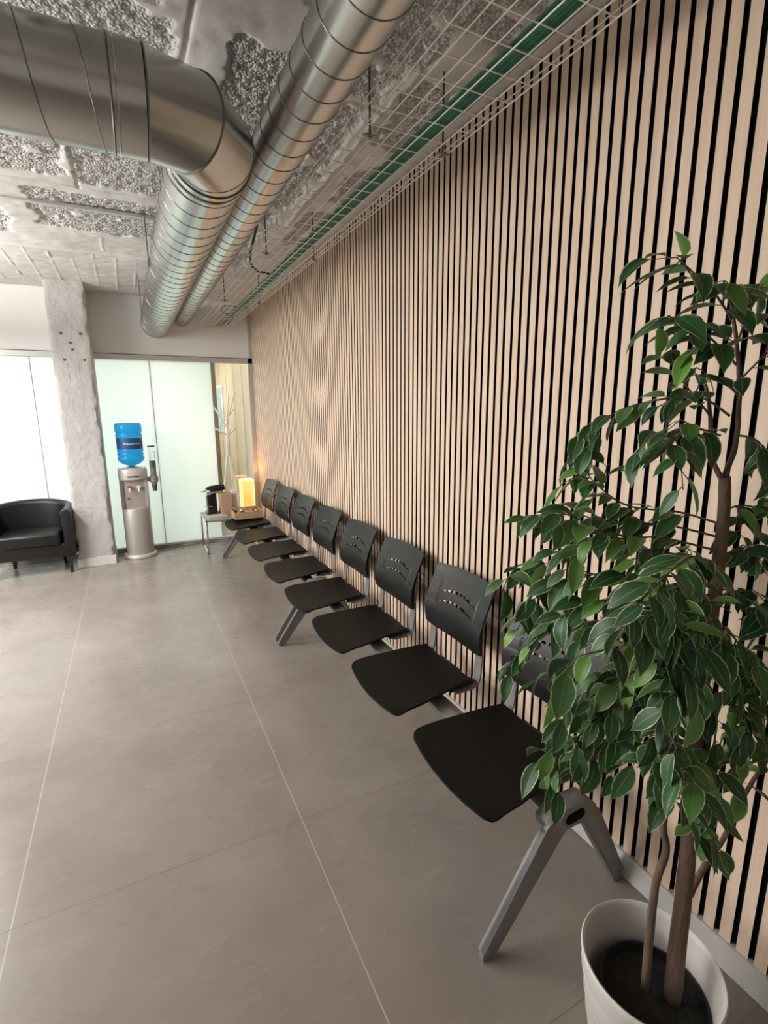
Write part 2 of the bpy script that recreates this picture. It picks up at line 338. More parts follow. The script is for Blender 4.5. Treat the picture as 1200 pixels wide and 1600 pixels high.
# --- rough concrete ceiling: real relief in the part the photograph shows
def value_noise(X, Y, cell, seed):
    rs = np.random.RandomState(seed); G = rs.rand(256, 256)
    x = X/cell + 1000.3; y = Y/cell + 1000.7; xi = np.floor(x).astype(int); yi = np.floor(y).astype(int)
    fx = x-xi; fy = y-yi; fx = fx*fx*(3-2*fx); fy = fy*fy*(3-2*fy)
    g = lambda a, b: G[a % 256, b % 256]
    return (g(xi, yi)*(1-fx)+g(xi+1, yi)*fx)*(1-fy) + (g(xi, yi+1)*(1-fx)+g(xi+1, yi+1)*fx)*fy
def make_ceiling():
    x0, x1, y0, y1, st = -1.1, 1.44, 1.2, YF, .0085
    nx = int((x1-x0)/st)+1; ny = int((y1-y0)/st)+1
    xs = np.linspace(x0, x1, nx); ys = np.linspace(y0, y1, ny); X, Y = np.meshgrid(xs, ys)
    wob = (value_noise(X, Y, .09, 1)-.5)*.07 + (value_noise(X, Y, .03, 2)-.5)*.035
    wob2 = (value_noise(X, Y, .10, 3)-.5)*.07 + (value_noise(X, Y, .03, 4)-.5)*.035
    Xw = X+wob; Yw = Y+wob2
    G = np.zeros_like(X)
    for a, b, c, d in [(-1.1, .20, 1.2, 2.0), (-.7, .27, 2.0, 2.36), (.44, .72, 1.97, 2.60), (-.52, -.16, 2.9, 3.40), (-.13, .36, 2.9, 3.48), (-1.1, -.56, 2.9, 3.3),
                       (-.40, .36, 3.66, 4.30), (-1.1, -.58, 3.9, 4.5), (.72, 1.02, 1.9, 2.1), (.74, 1.03, 2.18, 3.35), (.60, 1.30, 1.2, 1.62), (1.12, 1.30, 1.9, 2.4),
                       (.62, .95, 3.45, 4.2), (1.2, 1.44, 2.6, 3.1), (.78, 1.1, 1.62, 1.86), (1.15, 1.36, 3.3, 4.0), (.72, 1.0, 4.35, 4.9)]:
        G = np.maximum(G, ((Xw > a) & (Xw < b) & (Yw > c) & (Yw < d)).astype(float))
    G[(value_noise(X, Y, .12, 9) > .84)] = 0
    # blur the edges by one cell
    Gb = (G+np.roll(G, 1, 0)+np.roll(G, -1, 0)+np.roll(G, 1, 1)+np.roll(G, -1, 1))/5
    grav = value_noise(X, Y, .017, 5)*.6+value_noise(X, Y, .028, 6)*.4
    dz = Gb*(.006 + np.clip(grav-.42, 0, 1)*.022)             # pits go up into the slab
    dz += (value_noise(X, Y, .25, 7)-.5)*.010 + (value_noise(X, Y, .06, 8)-.5)*.004*(1-Gb)
    def ridge(cond_axis, at, lo, hi, wdt, hgt):
        A = (Xw if cond_axis == 'x' else Yw); B = (Y if cond_axis == 'x' else X)
        A = lerp((X if cond_axis == 'x' else Y), A, .25)
        return np.where((B > lo) & (B < hi), np.exp(-((A-at)/wdt)**2)*hgt, 0)
    # joints (grooves go up) and plaster seams (hang down)
    for (ax, at, lo, hi, wd, hg) in [('y', 3.53, -1.1, .4, .006, .016), ('y', 4.80, -.25, .5, .006, .012), ('x', .30, 1.2, 2.4, .006, .012), ('y', 1.72, .6, 1.0, .006, .012),
                                     ('y', 2.14, .6, 1.1, .008, .014), ('y', 4.36, -.2, .4, .006, .008), ('x', 1.08, 1.2, 3.6, .006, -.007), ('y', 2.75, .95, 1.3, .006, .01),
                                     ('x', -.13, 3.0, 3.55, .006, .012), ('x', -.50, 2.9, 3.5, .006, .010), ('x', -.05, 4.4, 4.8, .008, -.004)]:
        dz += ridge(ax, at, lo, hi, wd, hg)
    for i in range(9):                                          # board marks over the column
        xx = -1.05+.155*i
        s = np.clip((X - xx)/.02, -1, 0)                        # small saw-tooth steps between the boards
        dz += np.where((Y > 4.86+.05*(i % 3)) & (Y < 6.0+.04*(i % 2)) & (X < .30), np.where((X > xx-.02) & (X < xx), -.009*(1+s)*value_noise(X, Y, .10, 12), 0), 0)
    dz += np.where((Y > 4.84) & (X < .34), -.010, 0)
    border = np.minimum(np.minimum(X-x0, x1-X), np.minimum(Y-y0, y1-Y)); dz *= np.clip(border/.03, 0, 1)
    V = np.stack([X, Y, H+dz], -1).reshape(-1, 3)
    # outer flat ring
    o = [(XL, YB, H), (1.5, YB, H), (1.5, YF, H), (XL, YF, H)]
    I = np.arange(nx*ny).reshape(ny, nx)
    F = np.stack([I[:-1, :-1], I[1:, :-1], I[1:, 1:], I[:-1, 1:]], -1).reshape(-1, 4)
    n0 = len(V); verts = np.concatenate([V, np.array(o + [(x0, y0, H), (x1, y0, H), (x1, y1, H), (x0, y1, H)] + [(p[0], p[1], H+.12) for p in o])])
    ring = [(n0, n0+1, n0+5, n0+4)[::-1], (n0+1, n0+2, n0+6, n0+5)[::-1], (n0+2, n0+3, n0+7, n0+6)[::-1], (n0+3, n0, n0+4, n0+7)[::-1],
            (n0+8, n0+9, n0+10, n0+11), (n0, n0+8, n0+11, n0+3), (n0, n0+1, n0+9, n0+8), (n0+1, n0+2, n0+10, n0+9), (n0+2, n0+3, n0+11, n0+10)]
    F = np.concatenate([F, np.array(ring)])
    me = bpy.data.meshes.new('ceiling'); me.vertices.add(len(verts)); me.vertices.foreach_set('co', verts.ravel())
    me.loops.add(len(F)*4); me.loops.foreach_set('vertex_index', F.ravel().astype(np.int32))
    me.polygons.add(len(F)); me.polygons.foreach_set('loop_start', np.arange(0, len(F)*4, 4, dtype=np.int32))
    me.polygons.foreach_set('use_smooth', np.ones(len(F), dtype=bool))
    me.update(calc_edges=True); me.validate()
    at = me.attributes.new('gravel', 'FLOAT', 'POINT'); g = np.zeros(len(verts)); g[:n0] = Gb.ravel(); at.data.foreach_set('value', g)
    me.materials.append(M['ceiling'])
    ob = bpy.data.objects.new('ceiling', me); COL.objects.link(ob); struct(ob, 'pale rough ceiling with gravelly bare patches between plaster')
make_ceiling()

# --- right wall: black felt with oak slats
mb = MB(); mb.box(XW+.020, XW+.20, YB, YF, 0, H, 2); mb.box(XW+.0125, XW+.020, YB, YF, .09, 2.79, 1)
PITCH_S = .0462
k0 = int((YB-1.139)/PITCH_S)
y = 1.139 + k0*PITCH_S
while y + .04 < YF-.01:
    mb.box(XW+.0008, XW+.0128, y+.00785, y+PITCH_S-.00785, .092, 2.79, 1); mb.box(XW, XW+.0010, y+.00775, y+PITCH_S-.00775, .092, 2.79, 0); y += PITCH_S
struct(mb.build('wall_right', [M['wood'], M['felt'], M['paint']]), 'wall of vertical oak slats on black felt')
struct(MB().box(XW-.011, XW+.021, YB, YF, 0, .092).build('baseboard_right', M['skirt'], bevel=.002, seg=1), 'low white skirting under the slatted wall')
struct(MB().box(1.345, XW+.015, YB, YF, 2.792, H-.012).build('trim_4', M['brightpaint'], bevel=.004), 'bright plaster strip along the top of the slats')
struct(MB().box(XL-.1, XL, YB, YE, 0, H).build('wall_left', M['paint']), 'plain painted wall')
struct(MB().box(XL, 1.6, YB-.1, YB, 0, H).build('wall_back', M['paint']), 'plain painted wall')
# header above the glazing
mb = MB(); mb.box(XL, XW+.02, YF, YF+.12, 2.205, H+.02); struct(mb.build('wall_front', M['paint']), 'plain painted wall strip above the glass partition')
# partition frame
mb = MB()
mb.box(XL, XW, YF-.012, YF+.06, 2.145, 2.205, 0); mb.box(XL, 1.345, YF-.014, YF-.010, 2.197, 2.205, 1)
mb.box(XL, XW, YF-.012, YF+.06, .0, .05, 0); mb.box(XL, XW, YF-.014, YF-.011, .018, .030, 1); mb.box(XL, XW, YF-.0145, YF-.011, 0, .006, 1)
mb.box(1.345, 1.398, YF-.012, YF+.06, .0, 2.21, 0); mb.box(1.36, 1.398, YF-.012, YF+.01, 2.2, 2.80, 0)
struct(mb.build('trim_1', [M['alu'], M['alu_dark']], bevel=.0015, seg=1), 'slim grey aluminium frame of the glass partition')
def pane(n, x0, x1, mt, lab):
    o = MB().box(x0, x1, YF+.012, YF+.022, .05, 2.145).build('window_%d' % n, mt); struct(o, lab)
    return o
pane(1, XL, -2.0, M['frost'], 'frosted glass panel far left'); pane(2, -1.998, -.842, M['frost'], 'frosted glass panel behind the armchair')
pane(3, -.838, .264, M['frost'], 'frosted glass panel behind the water cooler'); pane(4, .268, .915, M['frost'], 'frosted glass panel right of the water cooler')
pane(5, .919, 1.345, M['glass'], 'narrow clear glass pane beside the slatted wall')
mb = MB()
for x in (-2.0+.001, -.84, .266): mb.box(x-.002, x+.002, YF+.008, YF+.024, .05, 2.145)
mb.box(.9155, .9185, YF+.008, YF+.024, .05, 2.145)
struct(mb.build('trim_2', M['greyplastic']), 'thin dark joints between the glass panels')

# --- column
def column():
    x0, x1, y0, y1 = -.60, -.262, 5.888, YF; nz = 110; nx = 14; ny = 8
    per = []
    for i in range(nx): per.append((lerp(x0, x1, i/nx), y0, 0))
    for i in range(ny): per.append((x1, lerp(y0, y1, i/ny), 1))
    for i in range(nx): per.append((lerp(x1, x0, i/nx), y1, 2))
    for i in range(ny): per.append((x0, lerp(y1, y0, i/ny), 3))
    mb = MB(); n = len(per); cx, cy = (x0+x1)/2, (y0+y1)/2
    for k in range(nz+1):
        z = H*k/nz
        for (x, y_, sd) in per:
            p = Vector((x, y_, z)); edge = min(abs(x-x0), abs(x-x1)) < .002 and abs(y_-y0) < .002
            d = noise.noise(p*9)*.004 + noise.noise(p*3)*.004
            if edge:
                c = noise.noise(Vector((x*5, 3.3, z*7))); d2 = .006 + max(0, c)*.022 + max(0, noise.noise(Vector((x*3, 1, z*30))))*.012
                x = x + (d2 if x < cx else -d2); y_ = y_ + d2*.7
            if sd in (0, 2): y_ += d
            else: x += d
            mb.v.append((x, y_, z))
    for k in range(nz):
        for j in range(n):
            mb.f.append((k*n+j, k*n+(j+1) % n, (k+1)*n+(j+1) % n, (k+1)*n+j)); mb.m.append(0)
    col = mb.build('column', M['concrete'], smooth=True, angle=50)
    struct(col, 'chipped white painted concrete column beside the water cooler')
    b = MB().box(x0-.008, x1+.008, y0-.014, y1, 0, .092).build('baseboard', M['skirt'], col, bevel=.002, seg=1)
    for (bx, bz) in [(-.500, 2.330), (-.337, 2.334), (-.429, 2.246), (-.419, 2.184), (-.496, 2.087), (-.329, 2.089)]:
        MB().tube([(bx, y0+.02, bz), (bx, y0-.004, bz)], .0125, 14).build('bolt_hole', M['column_dark'], col)
    r = MB()
    for rx in (-.475, -.385): r.tube([(rx+noise.noise(Vector((rx*9, z_*5, 0)))*.004, y0+.001, z_) for z_ in np.linspace(1.62, 2.05, 12)], .005, 6)
    r.build('formwork_ridge', M['concrete'], col, smooth=True)
    lr = MB()
    for lz in (1.60, .97): lr.tube([(x, y0+.002+noise.noise(Vector((x*30, lz, 0)))*.003, lz+noise.noise(Vector((x*12, lz, 4)))*.006) for x in np.linspace(x0+.01, x1-.01, 14)], .003, 6)
    lr.build('casting_joint', M['concrete'], col, smooth=True)
column()

# metal strip across the ceiling
o = MB().box(-1.1, .42, 3.82, 3.855, H-.014, H+.004).build('ceiling_strip', M['alu'], bevel=.001, seg=1)
tag(o, 'thin grey metal strip crossing the ceiling behind the ducts', 'metal strip')

# ---------------------------------------------------------------- room behind the clear pane
struct(MB().box(XW-.01, XW+.2, YF+.12, YE, 0, H).build('wall_rear_room_right', M['beige']), 'beige panelled wall of the room behind the glass')
mb = MB()
for yy in (6.95, 7.55, 8.15, 8.75, 9.35): mb.box(XW-.0125, XW-.009, yy, yy+.006, 0, H)
struct(mb.build('trim_3', M['brown']), 'joints of the beige panels')
struct(MB().box(XL, XW, YE, YE+.1, 0, H).build('wall_rear_room', M['beige']), 'beige wall at the end of the room behind the glass')
struct(MB().box(XL, XW+.2, YF+.12, YE+.1, H, H+.1).build('ceiling_rear_room', M['paint']), 'ceiling of the room behind the glass')
struct(MB().box(XL-.1, XL, YF, YE, 0, H).build('wall_rear_room_left', M['paint']), 'painted wall of the room behind the glass')
# brown door post and dark edge seen just past the frosted panel
mb = MB(); mb.box(1.02, 1.14, 7.50, 7.56, 0, 2.25, 0); mb.box(.985, 1.015, 7.50, 7.55, 0, 1.98, 1); mb.box(1.0, 1.25, 7.48, 7.52, 2.27, 2.30, 1)
struct(mb.build('door_1', [M['brown'], M['black']]), 'brown door frame with a black edge behind the glass')
pf = empty('framed_picture', (XW-.012, 8.8, 1.62)); tag(pf, 'pale blue picture in a white frame on the wall behind the glass', 'picture')
mb = MB(); mb.box(-.02, 0, -.30, .30, -.38, .38); mb.build('frame', M['white'], pf, bevel=.003)
MB().box(-.0225, -.0195, -.26, .26, -.34, .34).build('print', noisemat('blue_print', (.16, .33, .42), (.60, .72, .76), 9, .5), pf)

# ================================================================ DUCTS
def spiral(path_a, path_b, r, pitch, y0, n=26, tr=.0022):
    """lock seam running as a helix round a straight duct from a to b"""
    a = Vector(path_a); b = Vector(path_b); L = (b-a).length; t = (b-a)/L; u = t.orthogonal().normalized(); w_ = t.cross(u)
    pts = []; turns = L/pitch; N_ = int(turns*n)
    for i in range(N_+1):
        an = 2*PI*i/n + y0; pts.append(a+t*(L*i/N_)+(u*math.cos(an)+w_*math.sin(an))*(r+.0006))
    return pts
def ring(mb, c, t, r, tr, mi=0, n=48):
    c = Vector(c); t = Vector(t).normalized(); u = t.orthogonal().normalized(); w_ = t.cross(u)
    mb.tube([c+(u*math.cos(2*PI*i/n)+w_*math.sin(2*PI*i/n))*r for i in range(n)], tr, 6, mi, closed=True)
RT = .147; TX, TZ = .364, 2.53; CY = 1.92
d1 = empty('thick_ventilation_duct', (TX, CY, TZ)); tag(d1, 'thick galvanised duct coming from the left, turning through an elbow to the far wall', 'ventilation duct')
BR = .225
def loc(p): return (p[0]-TX, p[1]-CY, p[2]-TZ)
# straight run across the room
xs0 = TX-BR
mb = MB(); mb.tube([loc((-2.8, CY, TZ)), loc((xs0-.085, CY, TZ))], RT, 64, 0); mb.tube(spiral(loc((-2.8, CY, TZ)), loc((xs0-.095, CY, TZ)), RT, .137, .6), .0022, 5, 1)
mb.build('cross_run', [M['duct'], M['seam']], d1, smooth=True, angle=40)
mb = MB(); mb.tube([loc((xs0-.095, CY, TZ)), loc((xs0-.005, CY, TZ))], RT+.003, 64, 0)
ring(mb, loc((xs0-.095, CY, TZ)), (1, 0, 0), RT+.003, .0035, 1); ring(mb, loc((xs0-.080, CY, TZ)), (1, 0, 0), RT+.003, .0028, 2)
mb.build('coupling', [M['duct'], M['seam'], M['seam_l']], d1, smooth=True, angle=40)
# elbow: three gores, mitred
mb = MB(); P = [Vector(loc((xs0, CY, TZ))), Vector(loc((xs0+BR*math.tan(PI/8)*1.0, CY, TZ)))]
pc = Vector(loc((TX-BR, CY+BR, TZ)))
arc = lambda a, r_=BR: Vector((pc.x+r_*math.sin(a), pc.y-r_*math.cos(a), 0))
# rings at angles: mitre seams lie in planes through the arc centre
def gring(a, R_=RT, n=64):
    c = arc(a); out = []
    rad = Vector((math.sin(a), -math.cos(a), 0))
    for i in range(n):
        an = 2*PI*i/n; out.append(c + rad*math.cos(an)*R_ + Vector((0, 0, 1))*math.sin(an)*R_)
    return out
angs = [0, math.radians(37), math.radians(76), PI/2]
for i in range(3):
    A = gring(angs[i], RT+.004 if i == 1 else RT+.001); B = gring(angs[i+1], RT+.004 if i == 1 else RT+.001); n = 64
    mb.add(A+B, [(j, (j+1) % n, n+(j+1) % n, n+j) for j in range(n)], 0)
for a in angs:
    pts = gring(a, RT+.003); mb.tube(pts, .0028, 6, 1, closed=True)
mb.build('elbow', [M['duct'], M['seam']], d1, smooth=True, angle=18)
ys = CY+BR
mb = MB(); mb.tube([loc((TX, ys, TZ)), loc((TX, ys+.10, TZ))], RT+.003, 64, 0); ring(mb, loc((TX, ys+.045, TZ)), (0, 1, 0), RT+.003, .0035, 1); ring(mb, loc((TX, ys+.06, TZ)), (0, 1, 0), RT+.003, .003, 2); ring(mb, loc((TX, ys+.10, TZ)), (0, 1, 0), RT+.002, .003, 1)
mb.build('collar', [M['duct'], M['seam'], M['seam_l']], d1, smooth=True, angle=40)
mb = MB(); mb.tube([loc((TX, ys+.09, TZ)), loc((TX, YF+.02, TZ))], RT, 64, 0); mb.tube(spiral(loc((TX, ys+.10, TZ)), loc((TX, YF, TZ)), RT, .137, 2.2), .0022, 5, 1)
mb.build('long_run', [M['duct'], M['seam']], d1, smooth=True, angle=40)
for hy in (3.75, 5.6):
    MB().box(-RT-.008, -RT-.003, hy-CY, hy-CY+.030, -.03, H-TZ+.01).build('hanger_strap', M['wire_dark'], d1)
RN = .0985; NX, NZ = .632, 2.62
d2 = empty('slim_ventilation_duct', (NX, 3, NZ)); tag(d2, 'slim straight galvanised duct running beside the cable tray', 'ventilation duct')
mb = MB(); mb.tube([(0, -5, 0), (0, YF-3+.02, 0)], RN, 56, 0); mb.tube(spiral((0, -5, 0), (0, YF-3, 0), RN, .125, 1.1), .0020, 5, 1)
mb.build('duct_run', [M['duct'], M['seam']], d2, smooth=True, angle=40)
for yy in (.9, 2.6):
    MB().tube([(0, yy-.006, 0), (0, yy+.006, 0)], RN+.0025, 56).build('coupling', M['seam_l'], d2, smooth=True, angle=40)

# ================================================================ CABLE TRAY
TB = 2.55
ct = empty('wire_cable_tray', (1.0, 3.0, TB)); tag(ct, 'long zinc wire mesh cable tray hanging along the slatted wall', 'cable tray')
mb = MB(); yA, yB = -1.2, 6.28
bx = [.817, .868, .920, .970, 1.021, 1.073, 1.125, 1.180]
for x in bx: mb.tube([(x-1, yA-3, 0), (x-1, yB-3, 0)], .0024, 6)
for (x, z) in ((.802, .030), (.802, .058), (1.192, .028), (1.192, .056)): mb.tube([(x-1, yA-3, z), (x-1, yB-3, z)], .0024, 6)
y = yA+.05
while y < yB:
    mb.tube([(.802-1, y-3, .075), (.802-1, y-3, .014), (.808-1, y-3, .006), (.817-1, y-3, .0035), (1.180-1, y-3, .0035), (1.188-1, y-3, .008), (1.192-1, y-3, .014), (1.192-1, y-3, .060)], .0024, 6); y += .1
mb.build('wire_basket', M['wire'], ct, smooth=True, angle=60)
mb = MB()
for x in np.linspace(.817, 1.180, 11): mb.tube([(x-1, yB-3, .002), (x-1, yB-3, -.055)], .0024, 5)
for z in (-.055, -.035, -.015): mb.tube([(.817-1, yB-3.001, z), (1.18-1, yB-3.001, z)], .0024, 5)
mb.build('end_grid', M['wire'], ct)
for yh in (.3, 1.80, 3.30, 4.80):
    for x in (.855, 1.159):
        MB().tube([(x-1, yh-3, -.006), (x-1, yh-3, H-TB+.01)], .0038, 8).build('threaded_rod', M['wire_dark'], ct)
        b_ = MB(); b_.box(x-1-.026, x-1+.026, yh-3-.008, yh-3+.008, -.008, -.004, 0); b_.tube([(x-1, yh-3, -.016), (x-1, yh-3, -.008)], .008, 6, 0)
        b_.build('hanger_bracket', M['grey'], ct)
rr = random.Random(3)
for i in range(11):
    x = 1.014 + .0072*i; pts = []; ph = rr.random()*6
    for k in range(46):
        y = -1.1+k*.165
        pts.append((x+math.sin(y*1.7)*.004+math.sin(y*5+ph)*.0004, y, TB+.0098+(math.sin(y*1.1)+1)*.001))
    if i % 3 == 0: pts = pts[:-3-i % 5]
    o = MB().tube(pts, .0034, 7).build('green_network_cable', M['green'], smooth=True)
    o.data.materials.clear(); o.data.materials.append(M['green' if i in (1, 2, 5, 7, 8) else 'green2'])
    tag(o, 'green network cable lying in the bundle in the wire tray', 'cable', 'green network cables in the wire tray')
def cable(name, pts, r, mt, lab, n=40):
    P = [Vector(p) for p in pts]; out = []
    for i in range(len(P)-1):
        p0 = P[max(i-1, 0)]; p1 = P[i]; p2 = P[i+1]; p3 = P[min(i+2, len(P)-1)]
        for k in range(8):
            t = k/8; out.append(.5*((2*p1)+(p2-p0)*t+(2*p0-5*p1+4*p2-p3)*t*t+(3*p1-p0-3*p2+p3)*t**3))
    out.append(P[-1]); o = MB().tube(out, r, 8).build(name, mt, smooth=True); tag(o, lab, 'cable'); return o
cable('black_cable', [(.66, 3.05, 2.74), (.76, 3.10, 2.74), (.80, 3.25, 2.70), (.82, 3.55, 2.62), (.86, 3.75, 2.590), (.93, 3.86, 2.578), (1.03, 3.93, 2.580), (1.06, 4.3, 2.580), (1.06, 4.8, 2.580)], .008, M['black_cable'], 'thick black cable dropping from the slim duct into the wire tray')
cable('looped_cable', [(1.12, 5.2, 2.575), (1.08, 5.35, 2.60), (1.0, 5.42, 2.62), (.96, 5.5, 2.62), (.965, 5.62, 2.60), (1.03, 5.72, 2.59), (1.11, 5.80, 2.576), (1.12, 6.2, 2.565)], .005, M['black_cable'], 'thin dark cable looping in the far end of the wire tray')

# ================================================================ BEAM BENCHES
SZ = .0
def seat_mesh():
    nu, nv = 16, 20; mb = MB()
    for k in range(2):
        for i in range(nu+1):
            u = .40*i/nu
            for j in range(nv+1):
                v = -1+2*j/nv
                hw = interp(u, [0, .025, .12, .40], [.232, .238, .232, .190])
                x = u - .024*(1-v*v)*(1-u/.4)
                if i <= 1: x += .010*max(0, (abs(v)-.90)/.10)*(1-i*.5)
                t_ = u/.4; z = .4195+.012*math.sin(min(1, t_*2.2)*PI/2)*0 + .020*(3*t_*t_-2*t_**3) + .004*math.cos(t_*2*PI)*0 - .012*max(0, 1-t_*5)**2 - .010*(1-v*v)
                mb.v.append((x, v*hw, z - (.009 if k else 0)))
    W_ = nv+1; o = (nu+1)*W_
    for i in range(nu):
        for j in range(nv):
            a, b, c, d = i*W_+j, i*W_+j+1, (i+1)*W_+j+1, (i+1)*W_+j
            mb.f.append((a, b, c, d)); mb.f.append((o+a, o+d, o+c, o+b)); mb.m += [0, 0]
    edge = [i for i in range(W_)] + [i*W_+nv for i in range(1, nu+1)] + [nu*W_+j for j in range(nv-1, -1, -1)] + [i*W_ for i in range(nu-1, 0, -1)]
    for q in range(len(edge)):
        a = edge[q]; b = edge[(q+1) % len(edge)]; mb.f.append((a, o+a, o+b, b)); mb.m.append(0)
    return mb.mesh('seat', M['seat'], True, 50)
def back_mesh():
    hw = .222
    ycols = sorted(set([round(v, 4) for v in list(np.linspace(-hw, hw, 37))] + [-.147, .147, -.062, .062, -.035, -.027, -.004, .004, .027, .035]))
    q_ = lambda y: max(0, 1-(y/.147)**2)
    arc = lambda y: .017*q_(y)
    rows = [lambda y: .548+.010*max(0, (abs(y)-.18)/.042)-.006*(1-(y/hw)**2), lambda y: .565, lambda y: .60, lambda y: .635, lambda y: .662+arc(y)*.35,
            lambda y: .686+arc(y)-.003, lambda y: .686+arc(y)+.012*q_(y)**.8-.003, lambda y: .716+arc(y)*.92,
            lambda y: .735+arc(y)-.003, lambda y: .735+arc(y)+.012*q_(y)**.8-.003, lambda y: .778+arc(y)*.35, lambda y: .805, lambda y: .826+.004*(1-(y/hw)**2),
            lambda y: .838+.009*(1-(y/hw)**2), lambda y: .849+.011*(1-(y/hw)**2)-.004*max(0, (abs(y)-.205)/.017)]
    xs = lambda z, y: interp(z, [.54, .58, .62, .66, .73, .783, .822, .834, .87], [1.262, 1.252, 1.247, 1.250, 1.272, 1.296, 1.311, 1.319, 1.333]) + .015*(1-(y/hw)**2)
    mb = MB(); nr, nc = len(rows), len(ycols)
    for r in rows:
        for y in ycols:
            z = r(y); mb.v.append((xs(z, y), y, z))
    for i in range(nr-1):
        for j in range(nc-1):
            yc = (ycols[j]+ycols[j+1])/2
            if i in (5, 8) and abs(yc) < .147:
                rib = any(abs(abs(yc)-c) < .0045 for c in (0.0, .031, .0)) or (.0615 < abs(yc) < .066)
                if not rib: continue
            mb.f.append((i*nc+j, i*nc+j+1, (i+1)*nc+j+1, (i+1)*nc+j)); mb.m.append(0)
    me = mb.mesh('backrest', M['backplastic'])
    ob = bpy.data.objects.new('tmp', me); COL.objects.link(ob)
    s = ob.modifiers.new('s', 'SOLIDIFY'); s.thickness = .009; s.offset = 0
    bake(ob); me2 = ob.data; bpy.data.objects.remove(ob)
    for p in me2.polygons: p.use_smooth = True
    shade(me2, 35); return me2
def upright_mesh():
    # flat bar, bends at the seat and follows the back; local y = 0
    C = [(1.150, .402), (1.225, .402), (1.262, .410), (1.272, .44), (1.268, .52), (1.267, .60), (1.272, .66), (1.292, .735)]
    wd = [.020, .022, .024, .022, .020, .019, .016, .012]; mb = MB(); t = .0035; n = len(C)
    for i, (x, z) in enumerate(C):
        a = Vector(C[max(i-1, 0)]); b = Vector(C[min(i+1, n-1)]); d = (b-a).normalized(); nn = Vector((d.y, -d.x))
        w_ = wd[i]*.55
        for (s, yy) in ((-1, -.024), (1, -.024), (1, .024), (-1, .024)):
            mb.v.append((x+nn.x*s*.004+.012*(i > 3), yy*(1 if i < 6 else .7), z+nn.y*s*.004))
    for i in range(n-1):
        for j in range(4): mb.f.append((i*4+j, i*4+(j+1) % 4, (i+1)*4+(j+1) % 4, (i+1)*4+j)); mb.m.append(0)
    mb.f += [(0, 1, 2, 3), ((n-1)*4+3, (n-1)*4+2, (n-1)*4+1, (n-1)*4)]; mb.m += [0, 0]
    return mb.mesh('upright', M['grey'], True, 40)
def bracket_mesh():
    mb = MB()
    mb.prism([(.955, .414), (1.01, .385), (1.06, .372), (1.13, .372), (1.20, .388), (1.262, .398), (1.262, .420), (1.10, .424)], 'y', -.085, .085)
    for s in (-1, 1): mb.prism([(1.14, .394), (1.25, .396), (1.262, .418), (1.16, .420)], 'y', s*.165-.016, s*.165+.016)
    mb.box(1.16, 1.24, -.17, .17, .398, .412)
    return mb.mesh('seat_bracket', M['bracket'])
def leg_mesh(flip):
    # profile in x,z; blade .065 deep, hollowed on the outer side
    out = [(.780, .004), (.800, .0), (.826, .006), (1.072, .318), (1.086, .328), (1.150, .328), (1.162, .320), (1.330, .030), (1.347, .006), (1.372, .004), (1.3785, .05),
           (1.232, .340), (1.185, .395), (1.168, .405), (1.062, .405), (1.048, .402), (1.000, .362), (.992, .350), (.780, .030)]
    y0, y1 = 0, .062*flip
    front = [(.780, .004), (.800, .0), (.826, .006), (1.072, .318), (1.086, .328), (1.05, .402), (1.048, .402), (1.000, .362), (.992, .350), (.780, .030)]
    backp = [(1.150, .328), (1.162, .320), (1.330, .030), (1.347, .006), (1.372, .004), (1.3785, .05), (1.232, .340), (1.185, .395), (1.168, .405)]
    bridge = [(1.072, .318), (1.086, .328), (1.150, .328), (1.162, .320), (1.20, .34), (1.21, .372), (1.185, .395), (1.168, .405), (1.062, .405), (1.048, .402), (1.012, .372), (1.02, .34)]
    mb = MB(); mb.prism(front, 'y', 0, .018*flip, 0); mb.prism(backp, 'y', .0004*flip, .030*flip, 0); mb.prism(bridge, 'y', .0008*flip, y1, 0)
    sl = []
    for i in range(9): a = PI/2+PI*i/8; sl.append((1.098+.018*math.cos(a), .362+.018*math.sin(a)))
    for i in range(9): a = -PI/2+PI*i/8; sl.append((1.140+.018*math.cos(a), .366+.018*math.sin(a)))
    mb.prism(sl, 'y', -.0020*flip, .004*flip, 1)
    # rim lips along the arms
    mb.prism([(.780, .030), (.992, .350), (1.0, .362), (1.005, .356), (.998, .345), (.786, .028)], 'y', -.0008*flip, .026*flip, 0)
    for (fx) in (.802, 1.357): mb.tube([(fx, .010*flip, -.0), (fx, .010*flip, .012)], .009, 10, 1)
    return mb
seatM, backM, upM, brM = seat_mesh(), back_mesh(), upright_mesh(), bracket_mesh()
